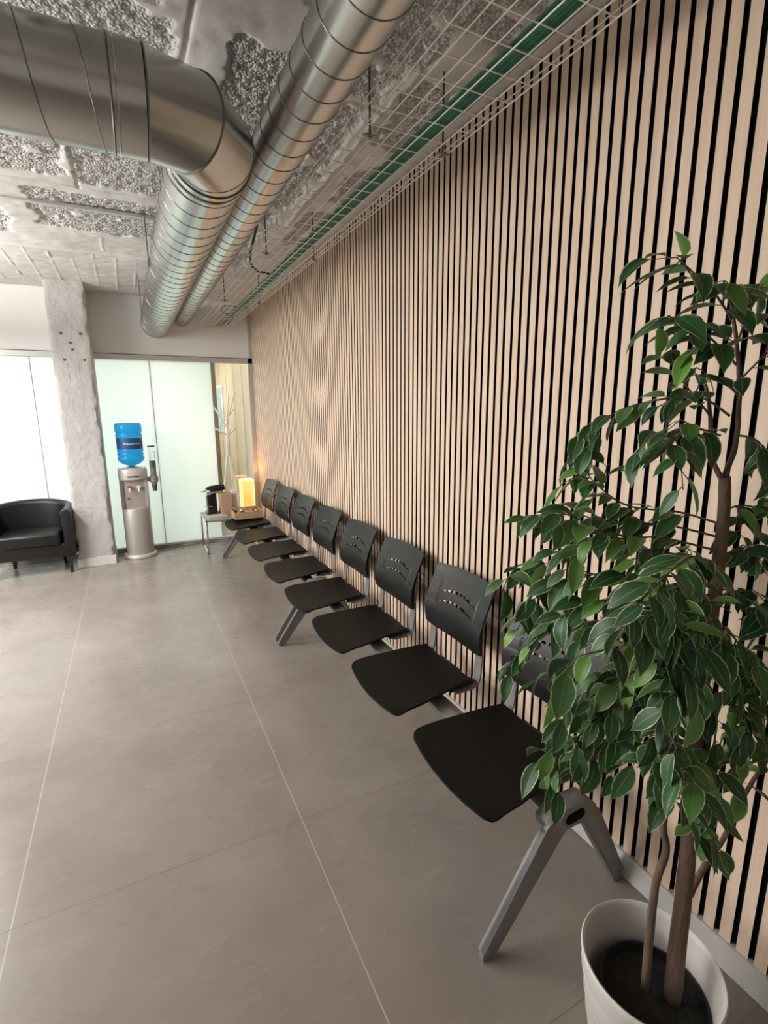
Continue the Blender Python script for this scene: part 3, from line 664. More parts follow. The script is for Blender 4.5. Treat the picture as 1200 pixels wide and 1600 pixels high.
def bench(yn, yf, centers, label, nearfirst=True):
    root = empty('beam_bench', (1.085, (yn+yf)/2, 0)); tag(root, label, 'bench seating', 'four seat beam benches along the slatted wall')
    off = Vector((-1.085, -(yn+yf)/2, 0))
    mb = MB()
    pts = []
    n = 20
    prof = [(.044*math.cos(2*PI*i/n), .022*math.sin(2*PI*i/n)) for i in range(n)]
    mb.prism([(1.082+a, .362+b) for a, b in prof], 'y', yn+.01, yf-.01)
    o = mb.build('beam', M['beam'], root, smooth=True, angle=50); o.location = off
    for yy, fl in ((yn, 1), (yf, -1)):
        o = leg_mesh(fl).build('leg', [M['grey'], M['felt']], root, bevel=.0025, seg=2); o.location = off+Vector((0, yy, 0))
    for c in centers:
        s = bpy.data.objects.new('seat', seatM); COL.objects.link(s); s.parent = root; s.location = off+Vector((.84, c, 0))
        b = bpy.data.objects.new('seat_bracket', brM); COL.objects.link(b); b.parent = s; b.location = Vector((-.84, 0, 0))
        k = bpy.data.objects.new('backrest', backM); COL.objects.link(k); k.parent = root; k.location = off+Vector((0, c-.005, 0))
        for sg in (-1, 1):
            u = bpy.data.objects.new('upright', upM); COL.objects.link(u); u.parent = k; u.location = Vector((0, sg*.185+.005, 0))
    return root
bench(.922, 3.205, [1.222, 1.812, 2.395, 2.972], 'bench of four black plastic seats on a grey beam, nearest the potted ficus')
bench(3.262, 5.53, [3.560, 4.150, 4.735, 5.335], 'bench of four black plastic seats reaching the low table, snack box on its end seat')

# ================================================================ PLANTER + FICUS
PX, PY = 1.0, .575
pl = MB(); prof = [(.112, 0), (.118, .004), (.1555, .285), (.1565, .295), (.1535, .300), (.1485, .297), (.1460, .285), (.110, .012), (0.0005, .010)]
pl.lathe(prof, 72, mi=0, cap0=True)
for zz in (.245, .235, .17, .11): pl.lathe([(.118+.0375*(zz-.004)/.281+.0012, zz-.0015), (.118+.0375*(zz-.004)/.281+.002, zz), (.118+.0375*(zz-.004)/.281+.0012, zz+.0015)], 72)
o = pl.build('planter', M['pot'], smooth=True, angle=50); o.location = (PX, PY, 0)
tag(o, 'round off white plastic planter holding the variegated ficus', 'plant pot')
fic = empty('variegated_ficus', (PX, PY, .012)); tag(fic, 'tall ficus with cream edged green leaves standing in the white planter', 'plant')
O = Vector((PX, PY, .012))
mb = MB(); mb.lathe([(.085, .0), (.088, .003), (.1165, .185), (.1205, .188), (.1205, .196), (.1145, .196), (.1085, .176)], 56, cap0=True)
nr_ = mb.build('nursery_pot', M['potblack'], fic, smooth=True, angle=50); nr_.location = (.01, -.01, .0)
mb = MB(); ring_n = 40; mb.v.append((0, 0, .176))
for k in range(1, 9):
    for j in range(ring_n):
        a = 2*PI*j/ring_n; r = .109*k/8; mb.v.append((r*math.cos(a), r*math.sin(a), .176+.008*noise.noise(Vector((r*math.cos(a)*40, r*math.sin(a)*40, 1)))))
for j in range(ring_n): mb.f.append((0, 1+j, 1+(j+1) % ring_n)); mb.m.append(0)
for k in range(7):
    for j in range(ring_n): a = 1+k*ring_n; mb.f.append((a+j, a+ring_n+j, a+ring_n+(j+1) % ring_n, a+(j+1) % ring_n)); mb.m.append(0)
so = mb.build('soil', M['soil'], fic, smooth=True); so.location = (.01, -.01, .0)
TREE = {
    'trunkA': [(1.044, 0.539, 0.195), (1.055, 0.55, 0.39), (1.064, 0.56, 0.593), (1.073, 0.575, 0.832), (1.085, 0.59, 1.057), (1.105, 0.6, 1.243), (1.099, 0.6, 1.385), (1.087, 0.6, 1.46)],
    'trunkB': [(0.992, 0.575, 0.216), (0.998, 0.585, 0.476), (1.03, 0.59, 0.582), (1.024, 0.6, 0.646), (1.033, 0.61, 0.789), (1.064, 0.62, 0.937), (1.114, 0.63, 1.079), (1.129, 0.64, 1.227)],
    'limb': [(1.089, 0.555, 0.46), (1.147, 0.56, 0.522), (1.229, 0.57, 0.545), (1.308, 0.56, 0.691), (1.294, 0.5, 0.873)],
    'leader': [(1.087, 0.6, 1.46), (1.127, 0.61, 1.53), (1.13, 0.62, 1.647), (1.095, 0.62, 1.745), (1.029, 0.61, 1.82)],
    'fork': [(1.086, 0.6, 1.447), (1.067, 0.62, 1.499), (1.096, 0.65, 1.583), (1.091, 0.67, 1.662)],
}
TWIGS = [
    [(1.111, 0.62, 1.583), (1.061, 0.66, 1.622), (0.984, 0.72, 1.612), (0.938, 0.76, 1.59), (0.911, 0.78, 1.556)],
    [(1.11, 0.62, 1.685), (0.961, 0.6, 1.735), (0.837, 0.58, 1.745)],
    [(1.079, 0.62, 1.768), (0.98, 0.61, 1.816), (0.896, 0.6, 1.832)],
    [(1.101, 0.62, 1.721), (1.109, 0.6, 1.803), (1.177, 0.6, 1.844)],
    [(1.118, 0.62, 1.647), (1.12, 0.58, 1.694), (1.13, 0.56, 1.716)],
    [(1.086, 0.62, 1.544), (0.956, 0.6, 1.561), (0.848, 0.58, 1.53)],
    [(1.096, 0.65, 1.583), (1.045, 0.68, 1.648), (1.013, 0.7, 1.7)],
    [(1.143, 0.62, 1.543), (1.151, 0.58, 1.531), (1.179, 0.55, 1.467)],
    [(1.099, 0.6, 1.358), (1.041, 0.66, 1.38), (0.954, 0.72, 1.392), (0.909, 0.78, 1.444), (0.907, 0.8, 1.485)],
    [(1.098, 0.6, 1.33), (1.033, 0.68, 1.348), (0.948, 0.76, 1.349), (0.892, 0.84, 1.362), (0.84, 0.9, 1.343)],
    [(1.092, 0.6, 1.302), (0.986, 0.66, 1.33), (0.897, 0.7, 1.331), (0.824, 0.74, 1.373), (0.788, 0.76, 1.386)],
    [(1.094, 0.6, 1.274), (1.028, 0.7, 1.286), (0.939, 0.8, 1.288), (0.9, 0.9, 1.235), (0.843, 0.95, 1.187)],
    [(1.086, 0.6, 1.246), (0.964, 0.68, 1.241), (0.882, 0.78, 1.224), (0.847, 0.86, 1.156), (0.843, 0.92, 1.041)],
    [(1.086, 0.6, 1.203), (0.942, 0.66, 1.208), (0.867, 0.76, 1.156), (0.855, 0.84, 1.063), (0.823, 0.9, 0.975)],
    [(1.086, 0.6, 1.158), (0.91, 0.62, 1.2), (0.812, 0.66, 1.162), (0.774, 0.7, 1.066), (0.772, 0.72, 0.996)],
    [(1.086, 0.6, 1.113), (0.861, 0.56, 1.218), (0.744, 0.54, 1.237), (0.689, 0.53, 1.194)],
    [(1.073, 0.59, 1.076), (0.93, 0.62, 1.066), (0.856, 0.68, 0.979), (0.833, 0.74, 0.87), (0.842, 0.76, 0.769)],
    [(1.078, 0.59, 1.013), (0.918, 0.62, 1.01), (0.838, 0.66, 0.934), (0.791, 0.68, 0.859)],
    [(1.064, 0.58, 0.944), (0.959, 0.6, 0.964), (0.882, 0.63, 0.924), (0.834, 0.65, 0.864)],
    [(1.072, 0.58, 0.878), (0.954, 0.56, 0.899), (0.86, 0.55, 0.895)],
    [(1.078, 0.58, 0.827), (0.969, 0.54, 0.877), (0.937, 0.52, 0.828), (0.983, 0.51, 0.724)],
    [(1.129, 0.64, 1.227), (0.946, 0.58, 1.234), (0.855, 0.54, 1.189), (0.818, 0.52, 1.13)],
    [(1.091, 0.6, 1.202), (0.966, 0.54, 1.218), (0.89, 0.5, 1.173), (0.868, 0.49, 1.107)],
    [(1.087, 0.6, 1.275), (1.126, 0.58, 1.303), (1.253, 0.56, 1.276)],
    [(1.1, 0.6, 1.215), (1.135, 0.56, 1.208), (1.255, 0.54, 1.117)],
    [(1.1, 0.6, 1.156), (1.135, 0.56, 1.105), (1.186, 0.53, 1.015), (1.227, 0.52, 0.931)],
    [(1.077, 0.59, 1.074), (1.153, 0.57, 1.003), (1.224, 0.56, 0.892), (1.218, 0.55, 0.781)],
    [(1.085, 0.59, 0.98), (1.104, 0.56, 0.928), (1.064, 0.54, 0.843), (1.045, 0.53, 0.746)],
    [(1.064, 0.62, 0.937), (1.023, 0.66, 0.959), (0.984, 0.7, 0.981), (0.948, 0.74, 0.97)],
    [(1.277, 0.575, 0.614), (1.29, 0.58, 0.717), (1.28, 0.6, 0.797)],
    [(1.302, 0.55, 0.716), (1.302, 0.55, 0.822), (1.3, 0.57, 0.931)],
    [(1.114, 0.63, 1.079), (1.14, 0.7, 1.026), (1.106, 0.76, 1.007), (1.084, 0.82, 1.022)],
    [(1.129, 0.64, 1.227), (1.156, 0.72, 1.247), (1.152, 0.8, 1.227), (1.111, 0.86, 1.199)],
    [(1.092, 0.6, 1.386), (1.126, 0.58, 1.4), (1.224, 0.56, 1.38)],
    [(1.087, 0.6, 1.275), (0.905, 0.54, 1.33), (0.79, 0.51, 1.32), (0.73, 0.5, 1.3)],
    [(1.072, 0.58, 0.846), (1.05, 0.62, 0.86), (1.018, 0.66, 0.844)],
    [(1.089, 0.6, 1.098), (1.245, 0.64, 1.029), (1.309, 0.6, 1.015)],
    [(1.078, 0.59, 1.013), (0.912, 0.54, 1.082), (0.851, 0.52, 1.043), (0.853, 0.52, 0.974)],
]
def smooth_path(P, k=6):
    P = [Vector(p) for p in P]; out = []
    for i in range(len(P)-1):
        p0 = P[max(i-1, 0)]; p1 = P[i]; p2 = P[i+1]; p3 = P[min(i+2, len(P)-1)]
        for q in range(k):
            t = q/k; out.append(.5*((2*p1)+(p2-p0)*t+(2*p0-5*p1+4*p2-p3)*t*t+(3*p1-p0-3*p2+p3)*t**3))
    out.append(P[-1]); return out
def branch(name, P, r0, r1, mt=None, n=12, k=6, wob=.002):
    pts = [p-O for p in smooth_path(P, k)]; L_ = len(pts)
    pts = [p+Vector((noise.noise(p*25+Vector((3, 1, 7))), noise.noise(p*25), 0))*wob for p in pts]
    rs = [lerp(r0, r1, i/(L_-1))*(1+.10*noise.noise(pts[i]*30)) for i in range(L_)]
    return MB().tube(pts, rs, n).build(name, mt or M['bark'], fic, smooth=True)
branch('trunk', TREE['trunkA'], .0200, .0105, n=16)
branch('trunk', TREE['trunkB'], .0100, .005)
branch('branch', TREE['limb'], .008, .004)
branch('branch', TREE['leader'], .006, .003)
branch('branch', TREE['fork'], .006, .003)
rl = random.Random(11)
LV = []; LF = []; LUV = []; LT = []
tw = MB()
def leaf(p, d, upv, L, Wd, tone, droop, fold):
    """p base, d direction, L length"""
    d = d.normalized(); side = d.cross(upv)
    if side.length < 1e-3: side = d.cross(Vector((1, 0, 0)))
    side.normalize(); nrm = side.cross(d).normalized(); base = len(LV)
    us = [0, .10, .25, .42, .60, .76, .89, 1.0]
    prof = [.06, .56, .92, 1.0, .86, .56, .20, .0]
    dd = d.copy(); c = p.copy(); nn = nrm.copy(); prev = 0
    for i, u in enumerate(us):
        st = (u-prev)*L; prev = u
        rot = Matrix.Rotation(-droop*st/L, 3, side); dd = rot @ dd; nn = rot @ nn
        c = c+dd*st; wv = Wd*prof[i]
        for s in (-1, -.5, 0, .5, 1):
            LV.append(tuple(c + side*s*wv + nn*(abs(s)*wv*fold - (abs(s) == 1)*wv*.06)))
            LUV.append((abs(s) if prof[i] > .25 else max(abs(s), .0+.9*(i == 7)+.55*(i == 6)), u)); LT.append(tone)
    for i in range(len(us)-1):
        for j in range(4):
            a = base+i*5+j; LF.append((a, a+1, a+6, a+5))
def leaves_along(P, start=.25, gap=.021, size=.079):
    pts = smooth_path(P, 8); L_ = [0]
    for a, b in zip(pts, pts[1:]): L_.append(L_[-1]+(b-a).length)
    tot = L_[-1]; s = tot*start; k = rl.randint(0, 1)
    while s <= tot+1e-6:
        i = max(j for j in range(len(L_)) if L_[j] <= s+1e-9); i = min(i, len(pts)-2)
        t = (s-L_[i])/max(1e-6, L_[i+1]-L_[i]); p = pts[i].lerp(pts[i+1], t); tan = (pts[i+1]-pts[i]).normalized()
        ang = (k*PI) + rl.uniform(-.7, .7); o1 = tan.orthogonal().normalized(); o1 = tan.cross(Vector((0, 0, 1))).normalized() if abs(tan.z) < .95 else o1
        o2 = tan.cross(o1); out = o1*math.cos(ang)+o2*math.sin(ang)*.8
        d = tan*rl.uniform(.35, 1.0) + out*rl.uniform(.6, 1.1) + Vector((0, 0, -rl.uniform(-.1, .62)))
        sz = size*rl.uniform(.68, 1.18); st = p+d.normalized()*.010
        lim = st + d.normalized()*sz
        if lim.x > 1.385: d.x = -abs(d.x)*.5
        tone = min(1, max(0, rl.gauss(.40, .26)))
        upv = Vector((rl.uniform(-.5, .5), rl.uniform(-.7, .3), 1))
        leaf(st-O, d, upv, sz, sz*rl.uniform(.20, .25), tone, rl.uniform(.3, 1.2), rl.uniform(.12, .45))
        tw.tube([p-O, st-O+d.normalized()*.002], .0009, 5)
        s += gap*rl.uniform(.7, 1.35); k += 1
for P in TWIGS:
    pts = [p-O for p in smooth_path(P, 6)]; n_ = len(pts)
    tw.tube(pts, [lerp(.0026, .0010, i/(n_-1)) for i in range(n_)], 7)
    leaves_along(P, .18, .0178)
    # side shoots
    sp = smooth_path(P, 6)
    for q in range(3):
        i = rl.randint(int(len(sp)*.25), len(sp)-2); a = sp[i]; tan = (sp[i+1]-sp[i]).normalized()
        d = (tan+Vector((rl.uniform(-.9, .9), rl.uniform(-.9, .9), rl.uniform(-.8, .5)))).normalized(); Ls = rl.uniform(.05, .11)
        c = a+d*Ls*.55+Vector((0, 0, .008)); e = a+d*Ls+Vector((0, 0, -.02))
        if e.x > 1.33: continue
        tw.tube([a-O, c-O, e-O], [.0016, .0013, .0009], 6); leaves_along([a, c, e], .3, .022, .074)
tw.build('twigs', M['twig'], fic, smooth=True)
me = bpy.data.meshes.new('foliage'); me.from_pydata(LV, [], LF); me.materials.append(M['leaf'])
uvl = me.uv_layers.new(name='leaf'); vi = np.zeros(len(me.loops), dtype=np.int32); me.loops.foreach_get('vertex_index', vi)
uvl.data.foreach_set('uv', np.array(LUV, dtype=np.float32)[vi].ravel())
at = me.attributes.new('tone', 'FLOAT', 'POINT'); at.data.foreach_set('value', np.array(LT, dtype=np.float32))
me.polygons.foreach_set('use_smooth', [True]*len(me.polygons)); me.update()
fo = bpy.data.objects.new('foliage', me); COL.objects.link(fo); fo.parent = fic

# ================================================================ ARMCHAIR
ac = empty('tub_armchair', (-.965, 5.99, 0)); tag(ac, 'black leather tub armchair with short dark legs, left of the concrete column', 'armchair')
mb = MB(); mb.prism([(-.33, -.26), (.33, -.26), (.36, -.1), (.36, .06), (.30, .19), (.18, .25), (-.18, .25), (-.30, .19), (-.36, .06), (-.36, -.1)], 'z', .175, .31)
mb.build('seat_base', M['leather'], ac, bevel=.015, seg=3)
# wrap-around shell
mb = MB(); path = [(.315, -.255)]
for i in range(1, 5): path.append((lerp(.315, .335, i/4), lerp(-.255, .0, i/4)))
for i in range(1, 22): a = -PI/2*0 + PI*i/22; path.append((.335*math.cos(a), .0+.215*math.sin(a)**.8 if math.sin(a) > 0 else 0))
for i in range(4, -1, -1): path.append((-lerp(.315, .335, i/4), lerp(-.255, .0, i/4)))
n_ = len(path); th = .085; secn = 14
for i, (x, y) in enumerate(path):
    a = Vector(path[max(i-1, 0)]); b = Vector(path[min(i+1, n_-1)]); d = (b-a).normalized(); nn = Vector((d.y, -d.x))
    back = max(0, math.sin(PI*i/(n_-1)))**1.5; top = lerp(.645, .705, back); lean = .03*back
    for k in range(secn):
        # rounded section: outer wall up, over the roll, inner wall down
        if k == 0: o_, z = .5, .165
        elif k == 1: o_, z = .52, .40
        elif k == secn-1: o_, z = -.45, .165
        elif k == secn-2: o_, z = -.42, .42
        else:
            an = PI*(k-2)/(secn-5); o_ = .54*math.cos(an); z = top-.04+.042*math.sin(an)
        mb.v.append((x+nn.x*o_*th+0*lean, y+nn.y*o_*th+(z-.4)*lean, z))
for i in range(n_-1):
    for k in range(secn): mb.f.append((i*secn+k, i*secn+(k+1) % secn, (i+1)*secn+(k+1) % secn, (i+1)*secn+k)); mb.m.append(0)
mb.f += [tuple(range(secn)), tuple((n_-1)*secn+k for k in range(secn))[::-1]]; mb.m += [0, 0]
mb.build('wrap_back', M['leather'], ac, bevel=.010, seg=3)
mb = MB(); mb.prism([(-.255, -.285), (.255, -.285), (.265, .02), (.19, .14), (-.19, .14), (-.265, .02)], 'z', .30, .425)
mb.build('seat_cushion', M['leather'], ac, bevel=.028, seg=4)
for lx, ly in ((-.305, -.225), (.305, -.225), (-.22, .17), (.22, .17)):
    l = MB(); s = .8; l.add([(lx-.022, ly-.022, .178), (lx+.022, ly-.022, .178), (lx+.022, ly+.022, .178), (lx-.022, ly+.022, .178),
                    (lx*1.03-.014, ly*1.03-.014, 0), (lx*1.03+.014, ly*1.03-.014, 0), (lx*1.03+.014, ly*1.03+.014, 0), (lx*1.03-.014, ly*1.03+.014, 0)],
                   [(0, 1, 2, 3), (7, 6, 5, 4), (0, 4, 5, 1), (1, 5, 6, 2), (2, 6, 7, 3), (3, 7, 4, 0)])
    l.build('leg', M['blackwood'], ac, bevel=.002, seg=1)

# ================================================================ WATER COOLER
wc = empty('water_cooler', (-.012, 6.075, 0)); tag(wc, 'silver floor standing water cooler against the frosted glass', 'water cooler')
mb = MB(); mb.lathe([(.150, 0), (.163, .006), (.165, .030), (.158, .042), (.148, .046)], 48, mi=0, cap0=True, cap1=True); mb.build('base_ring', M['silver_l'], wc, smooth=True, angle=40)
def dpoly(r, back, w_, n=20): return [(-w_, back), (-w_, -.02)]+[(w_*-math.cos(PI*i/n), -.02-r*math.sin(PI*i/n)) for i in range(1, n)]+[(w_, -.02), (w_, back)]
mb = MB(); mb.prism(dpoly(.115, .14, .140), 'z', .046, .55, 0); mb.build('lower_body', M['silver'], wc, bevel=.004)
mb = MB(); mb.box(-.140, .140, .0, .14, .55, .955, 1); mb.box(-.140, -.105, -.055, .02, .55, .955, 1); mb.box(.105, .140, -.055, .02, .55, .955, 0); mb.box(-.108, .108, -.040, .02, .55, .90, 0)
mb.build('upper_body', [M['silver'], M['silver_d']], wc, bevel=.004)
mb = MB(); mb.prism(dpoly(.095, .14, .142), 'z', .868, .985, 0); mb.build('head', M['silver_l'], wc, bevel=.008, seg=3)
mb = MB(); mb.box(-.055, .055, -.118, -.112, .90, .912); mb.build('display_strip', M['black'], wc)
mb = MB(); mb.lathe([(.095, .975), (.095, .990), (.070, 1.0), (.058, 1.0)], 32); mb.build('bottle_collar', M['silver_l'], wc, smooth=True, angle=40)
mb = MB(); mb.prism(dpoly(.105, -.02, .105), 'z', .548, .556, 0); mb.build('drip_tray', M['silver_l'], wc)
for tx, mt in ((-.045, 'red'), (.045, 'white')):
    mb = MB(); mb.tube([(tx, -.03, .775), (tx, -.085, .775)], .012, 12, 0); mb.tube([(tx, -.080, .778), (tx, -.084, .738)], .009, 10, 0); mb.box(tx-.018, tx+.018, -.092, -.060, .783, .803, 1)
    mb.build('tap', [M['white'], M[mt]], wc, bevel=.002)
mb = MB(); mb.tube([(-.065, -.030, .665), (-.065, -.055, .665)], .012, 12); mb.build('red_knob', M['red'], wc)
cd = MB(); cd.lathe([(.033, 1.16), (.033, .985)], 24, c=(.205, -.01)); cdo = cd.build('cup_dispenser', M['clearplastic'], wc, smooth=True)
MB().lathe([(.0005, 1.225), (.036, 1.225), (.038, 1.215), (.034, 1.210)], 24, c=(.205, -.01), cap1=True).build('lid', M['teal'], cdo, smooth=True, angle=40)
MB().lathe([(.033, 1.210), (.031, 1.05)], 24, c=(.205, -.01)).build('tube', M['clearplastic'], cdo, smooth=True)
MB().lathe([(.030, .80), (.032, 1.06), (.0005, 1.062)], 24, c=(.205, -.01), cap0=True).build('cup_stack', M['greyplastic'], cdo, smooth=True, angle=40)
mb = MB(); mb.lathe([(.036, .82), (.045, .83), (.045, .885), (.036, .895)], 24, c=(.205, -.01)); mb.box(.12, .18, -.03, .01, .835, .885); mb.build('holder', M['silver_d'], cdo, smooth=True, angle=40)
MB().lathe([(.022, .725), (.029, .815), (.0005, .816)], 20, c=(.205, -.01), cap0=True).build('cup', M['teal'], cdo, smooth=True, angle=40)

wb = empty('water_bottle', (-.012, 6.075, 1.002)); tag(wb, 'big blue water bottle upside down on the cooler', 'water bottle')
pr = [(.026, .0), (.028, .012), (.050, .022), (.085, .036), (.118, .062), (.130, .085), (.1315, .105), (.120, .118), (.1265, .130), (.1320, .143), (.120, .156), (.1275, .170), (.130, .182), (.125, .192), (.125, .318), (.128, .325), (.1285, .352), (.119, .362), (.129, .376), (.131, .40), (.131, .440), (.127, .458), (.115, .468), (.08, .466), (.0005, .455)]
MB().lathe(pr, 48, cap0=True).build('bottle_body', M['bottle'], wb, smooth=True)
lb = MB().lathe([(.1262, .196), (.1262, .314)], 48, arc=(PI*.95, PI*2.05)).build('label_band', M['bluelabel'], wb, smooth=True)
tc = bpy.data.curves.new('t', 'FONT'); tc.body = 'Aquaservice'; tc.size = .034; tc.align_x = 'CENTER'; to = bpy.data.objects.new('t', tc); COL.objects.link(to)
dg = bpy.context.evaluated_depsgraph_get(); dg.update(); tm = bpy.data.meshes.new_from_object(to.evaluated_get(dg)); bpy.data.objects.remove(to)
for v in tm.vertices:
    a = -PI/2 + .18 + v.co.x/.1275; z = .245+v.co.y; v.co = (.1275*math.cos(a), .1275*math.sin(a), z)
tm.materials.clear(); tm.materials.append(M['white']); t_o = bpy.data.objects.new('lettering', tm); COL.objects.link(t_o); t_o.parent = lb

# ================================================================ LOW TABLE AND WHAT STANDS ON IT
TH = .402
tb = empty('low_table', (.965, 6.005, 0)); tag(tb, 'low grey table on chrome sled frames in the far corner', 'table')
MB().box(-.300, .300, -.245, .245, TH-.012, TH).build('tabletop', M['tablewhite'], tb, bevel=.002, seg=1)
for sx in (-1, 1):
    f = MB(); x = sx*.292
    f.box(x-.010, x+.010, -.245, -.225, 0, TH-.012); f.box(x-.010, x+.010, .225, .245, 0, TH-.012); f.box(x-.010, x+.010, -.245, .245, 0, .018); f.box(x-.010, x+.010, -.245, .245, TH-.032, TH-.012)
    f.build('sled_leg', M['chrome'], tb, bevel=.002, seg=1)
for sy in (-1, 1): MB().box(-.290, .290, sy*.235-.010, sy*.235+.010, TH-.034, TH-.0125).build('rail', M['chrome'], tb, bevel=.002, seg=1)

cm = empty('coffee_machine', (.775, 6.06, TH)); tag(cm, 'black and silver capsule coffee machine on the low table', 'coffee machine')
mb = MB(); mb.box(-.060, .075, -.11, .10, 0, .035); mb.build('base', M['black'], cm, bevel=.008)
mb = MB(); mb.box(-.045, .065, -.02, .11, .03, .27); mb.build('body', M['black'], cm, bevel=.015, seg=3)
mb = MB(); mb.tube([(-.045, -.06, .285), (.0, -.05, .300), (.09, -.04, .312), (.15, -.03, .316)], [.040, .044, .040, .034], 20); mb.build('brew_head', M['black'], cm, smooth=True, angle=50)
mb = MB(); mb.tube([(-.058, -.064, .266), (-.018, -.060, .275)], [.034, .046], 20); mb.build('front_cap', M['chrome'], cm, smooth=True, angle=40)
mb = MB(); mb.add([(-.06, -.085, .30), (-.115, -.07, .286), (-.06, -.045, .30), (-.06, -.085, .28), (-.115, -.07, .278), (-.06, -.045, .28)], [(0, 1, 2), (5, 4, 3), (0, 3, 4, 1), (1, 4, 5, 2), (2, 5, 3, 0)]); mb.build('spout', M['chrome'], cm)
mb = MB(); mb.box(-.02, .13, -.096, -.084, .258, .282); mb.tube([(.12, -.05, .30), (.17, -.045, .298)], .012, 10); mb.build('lever', M['chrome'], cm, bevel=.003)
mb = MB(); mb.box(-.085, -.0, -.10, -.0, .105, .114); mb.build('cup_shelf', M['chrome'], cm, bevel=.002)
mb = MB(); mb.box(-.050, .040, -.105, -.02, .035, .10); mb.build('capsule_bin', M['black'], cm, bevel=.006)

def crate(name, x, y, z, sx, sy, sz, rz, mt, lab, cat, bev=.002):
    o = MB().box(-sx/2, sx/2, -sy/2, sy/2, 0, sz).build(name, mt, bevel=bev, seg=1); o.location = (x, y, z); o.rotation_euler.z = rz; tag(o, lab, cat); return o
bxo = crate('cardboard_box', .925, 5.98, TH, .125, .15, .255, .05, M['card'], 'tall closed brown cardboard box beside the coffee machine', 'box')
crate('white_carton', 1.03, 6.06, TH, .055, .16, .27, .05, M['white'], 'narrow white carton between the brown box and the lamp', 'box')
# folded newspapers
for i, (dx, rz) in enumerate(((0, .06), (.006, .0), (-.004, .10))):
    o = MB().box(-.11, .11, -.085, .085, 0, .006).build('newspaper', M['paper'], bevel=.001, seg=1); o.location = (.80+dx, 5.865, TH+.0005+i*.0066); o.rotation_euler.z = rz
    tag(o, ['bottom newspaper of the little pile on the low table', 'middle newspaper of the little pile on the low table', 'top newspaper of the little pile on the low table'][i], 'newspaper')
# lamp
lp = empty('table_lamp', (1.215, 6.16, TH)); tag(lp, 'glowing orange rectangular shade lamp in the far corner of the table', 'lamp')
mb = MB()
for q in range(2): mb.box((-.070, .066)[q], (-.066, .070)[q], -.070, .070, .03, .365); mb.box(-.066, .066, (-.070, .066)[q], (-.066, .070)[q], .03, .365)
pld = bpy.data.lights.new('lamp_bulb', 'POINT'); pld.energy = 5; pld.color = (1, .45, .12); pld.shadow_soft_size = .02
plo = bpy.data.objects.new('lamp_bulb', pld); COL.objects.link(plo); plo.location = (1.215, 6.16, TH+.32)
mb.build('lamp_shade', M['lampshade'], lp, bevel=.002, seg=1)
rim = MB()
for sx in (-1, 1):
    for sy in (-1, 1): rim.box(sx*.070-.005, sx*.070+.005, sy*.070-.005, sy*.070+.005, .025, .372)
for zz in (.028, .368):
    for s in (-1, 1): rim.box(-.072, .072, s*.070-.005, s*.070+.005, zz-.005, zz+.005); rim.box(s*.070-.005, s*.070+.005, -.072, .072, zz-.005, zz+.005)
rim.build('shade_frame', M['lamprim'], lp)
MB().box(-.05, .05, -.05, .05, 0, .03).build('base', M['white'], lp, bevel=.002)
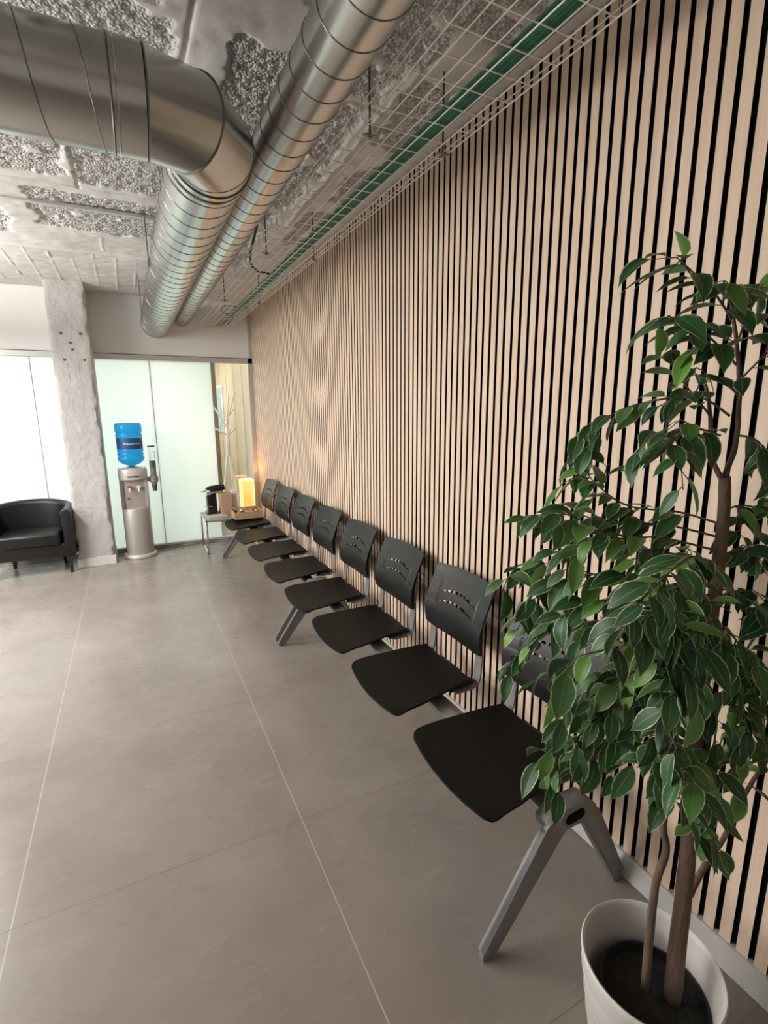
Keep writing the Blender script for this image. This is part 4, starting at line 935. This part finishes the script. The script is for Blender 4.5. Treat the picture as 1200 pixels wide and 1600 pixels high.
# open snack box resting on the end seat
sb_ = empty('open_snack_box', (1.075, 5.52, .447), -.02); tag(sb_, 'open brown cardboard box of snacks on the last seat of the row', 'box')
w2, d2_, hh, t = .15, .13, .075, .004
mb = MB(); mb.box(-w2, w2, -d2_, d2_, 0, t); mb.box(-w2, w2, -d2_, -d2_+t, 0, hh); mb.box(-w2, w2, d2_-t, d2_, 0, hh+.012); mb.box(-w2, -w2+t, -d2_, d2_, 0, hh); mb.box(w2-t, w2, -d2_, d2_, 0, hh)
mb.build('tray', M['card'], sb_)
rs_ = random.Random(5)
k_ = 0
for ix in range(5):
    for iy in range(4):
        x = -.10+.05*ix+rs_.uniform(-.006, .006); y = -.080+.054*iy+rs_.uniform(-.008, .008)
        mt = rs_.choice(['foil_gold', 'foil_brown', 'foil_white', 'foil_gold', 'foil_brown'])
        b = MB(); nseg = 8
        for q in range(nseg+1):
            u = -1+2*q/nseg; ww = .017*(1 if abs(u) < .8 else .9); hh2 = .010*(1-u**4)+.001
            for s, zz in ((-1, 0), (0, hh2), (1, 0), (0, -hh2)): b.v.append((u*.028, s*ww, zz))
        for q in range(nseg):
            for j in range(4): b.f.append((q*4+j, q*4+(j+1) % 4, (q+1)*4+(j+1) % 4, (q+1)*4+j)); b.m.append(0)
        b.f += [(0, 1, 2, 3), (nseg*4+3, nseg*4+2, nseg*4+1, nseg*4)]; b.m += [0, 0]
        nm = {'foil_gold': 'gold', 'foil_brown': 'dark brown', 'foil_white': 'cream'}[mt]
        o = b.build('wrapped_snack', M[mt], smooth=True, angle=50); o.location = (1.075+x, 5.52+y, .447+.052+rs_.uniform(0, .012)); o.rotation_euler = (rs_.uniform(-.3, .3), rs_.uniform(-.3, .3), rs_.uniform(0, 3))
        tag(o, 'small %s wrapped snack in the open cardboard box' % nm, 'snack', '%s wrapped snacks in the open box' % nm)
# ================================================================ COAT RACK behind the glass
cr_ = empty('coat_rack', (1.17, 7.0, 0)); tag(cr_, 'white branching tree shaped coat rack behind the clear glass pane', 'coat rack')
MB().tube([(0, 0, 1.0), (.0, 0, 1.45)], [.030, .022], 12).build('stem', M['rackwhite'], cr_, smooth=True)
for dx, dy in ((-.20, -.03), (.13, -.12), (.10, .18)):
    MB().tube([(dx, dy, 0), (dx*.45, dy*.45, .55), (dx*.1, dy*.1, 1.02), (0, 0, 1.2)], [.012, .013, .016, .016], 10).build('leg', M['rackwhite'], cr_, smooth=True)
for (dx, dy, z0, z1, xm) in ((-.20, .0, 1.35, 1.72, 1), (.05, .02, 1.42, 1.82, 1), (.13, -.02, 1.42, 1.84, 1), (.13, .05, 1.48, 1.64, 1), (-.17, -.03, 1.27, 1.37, 1), (.11, 0, 1.26, 1.36, 1), (.06, .1, 1.27, 1.38, 1)):
    MB().tube([(0, 0, z0), (dx*.4, dy*.4, lerp(z0, z1, .45)), (dx, dy, z1)], [.013, .011, .009], 8).build('branch', M['rackwhite'], cr_, smooth=True)
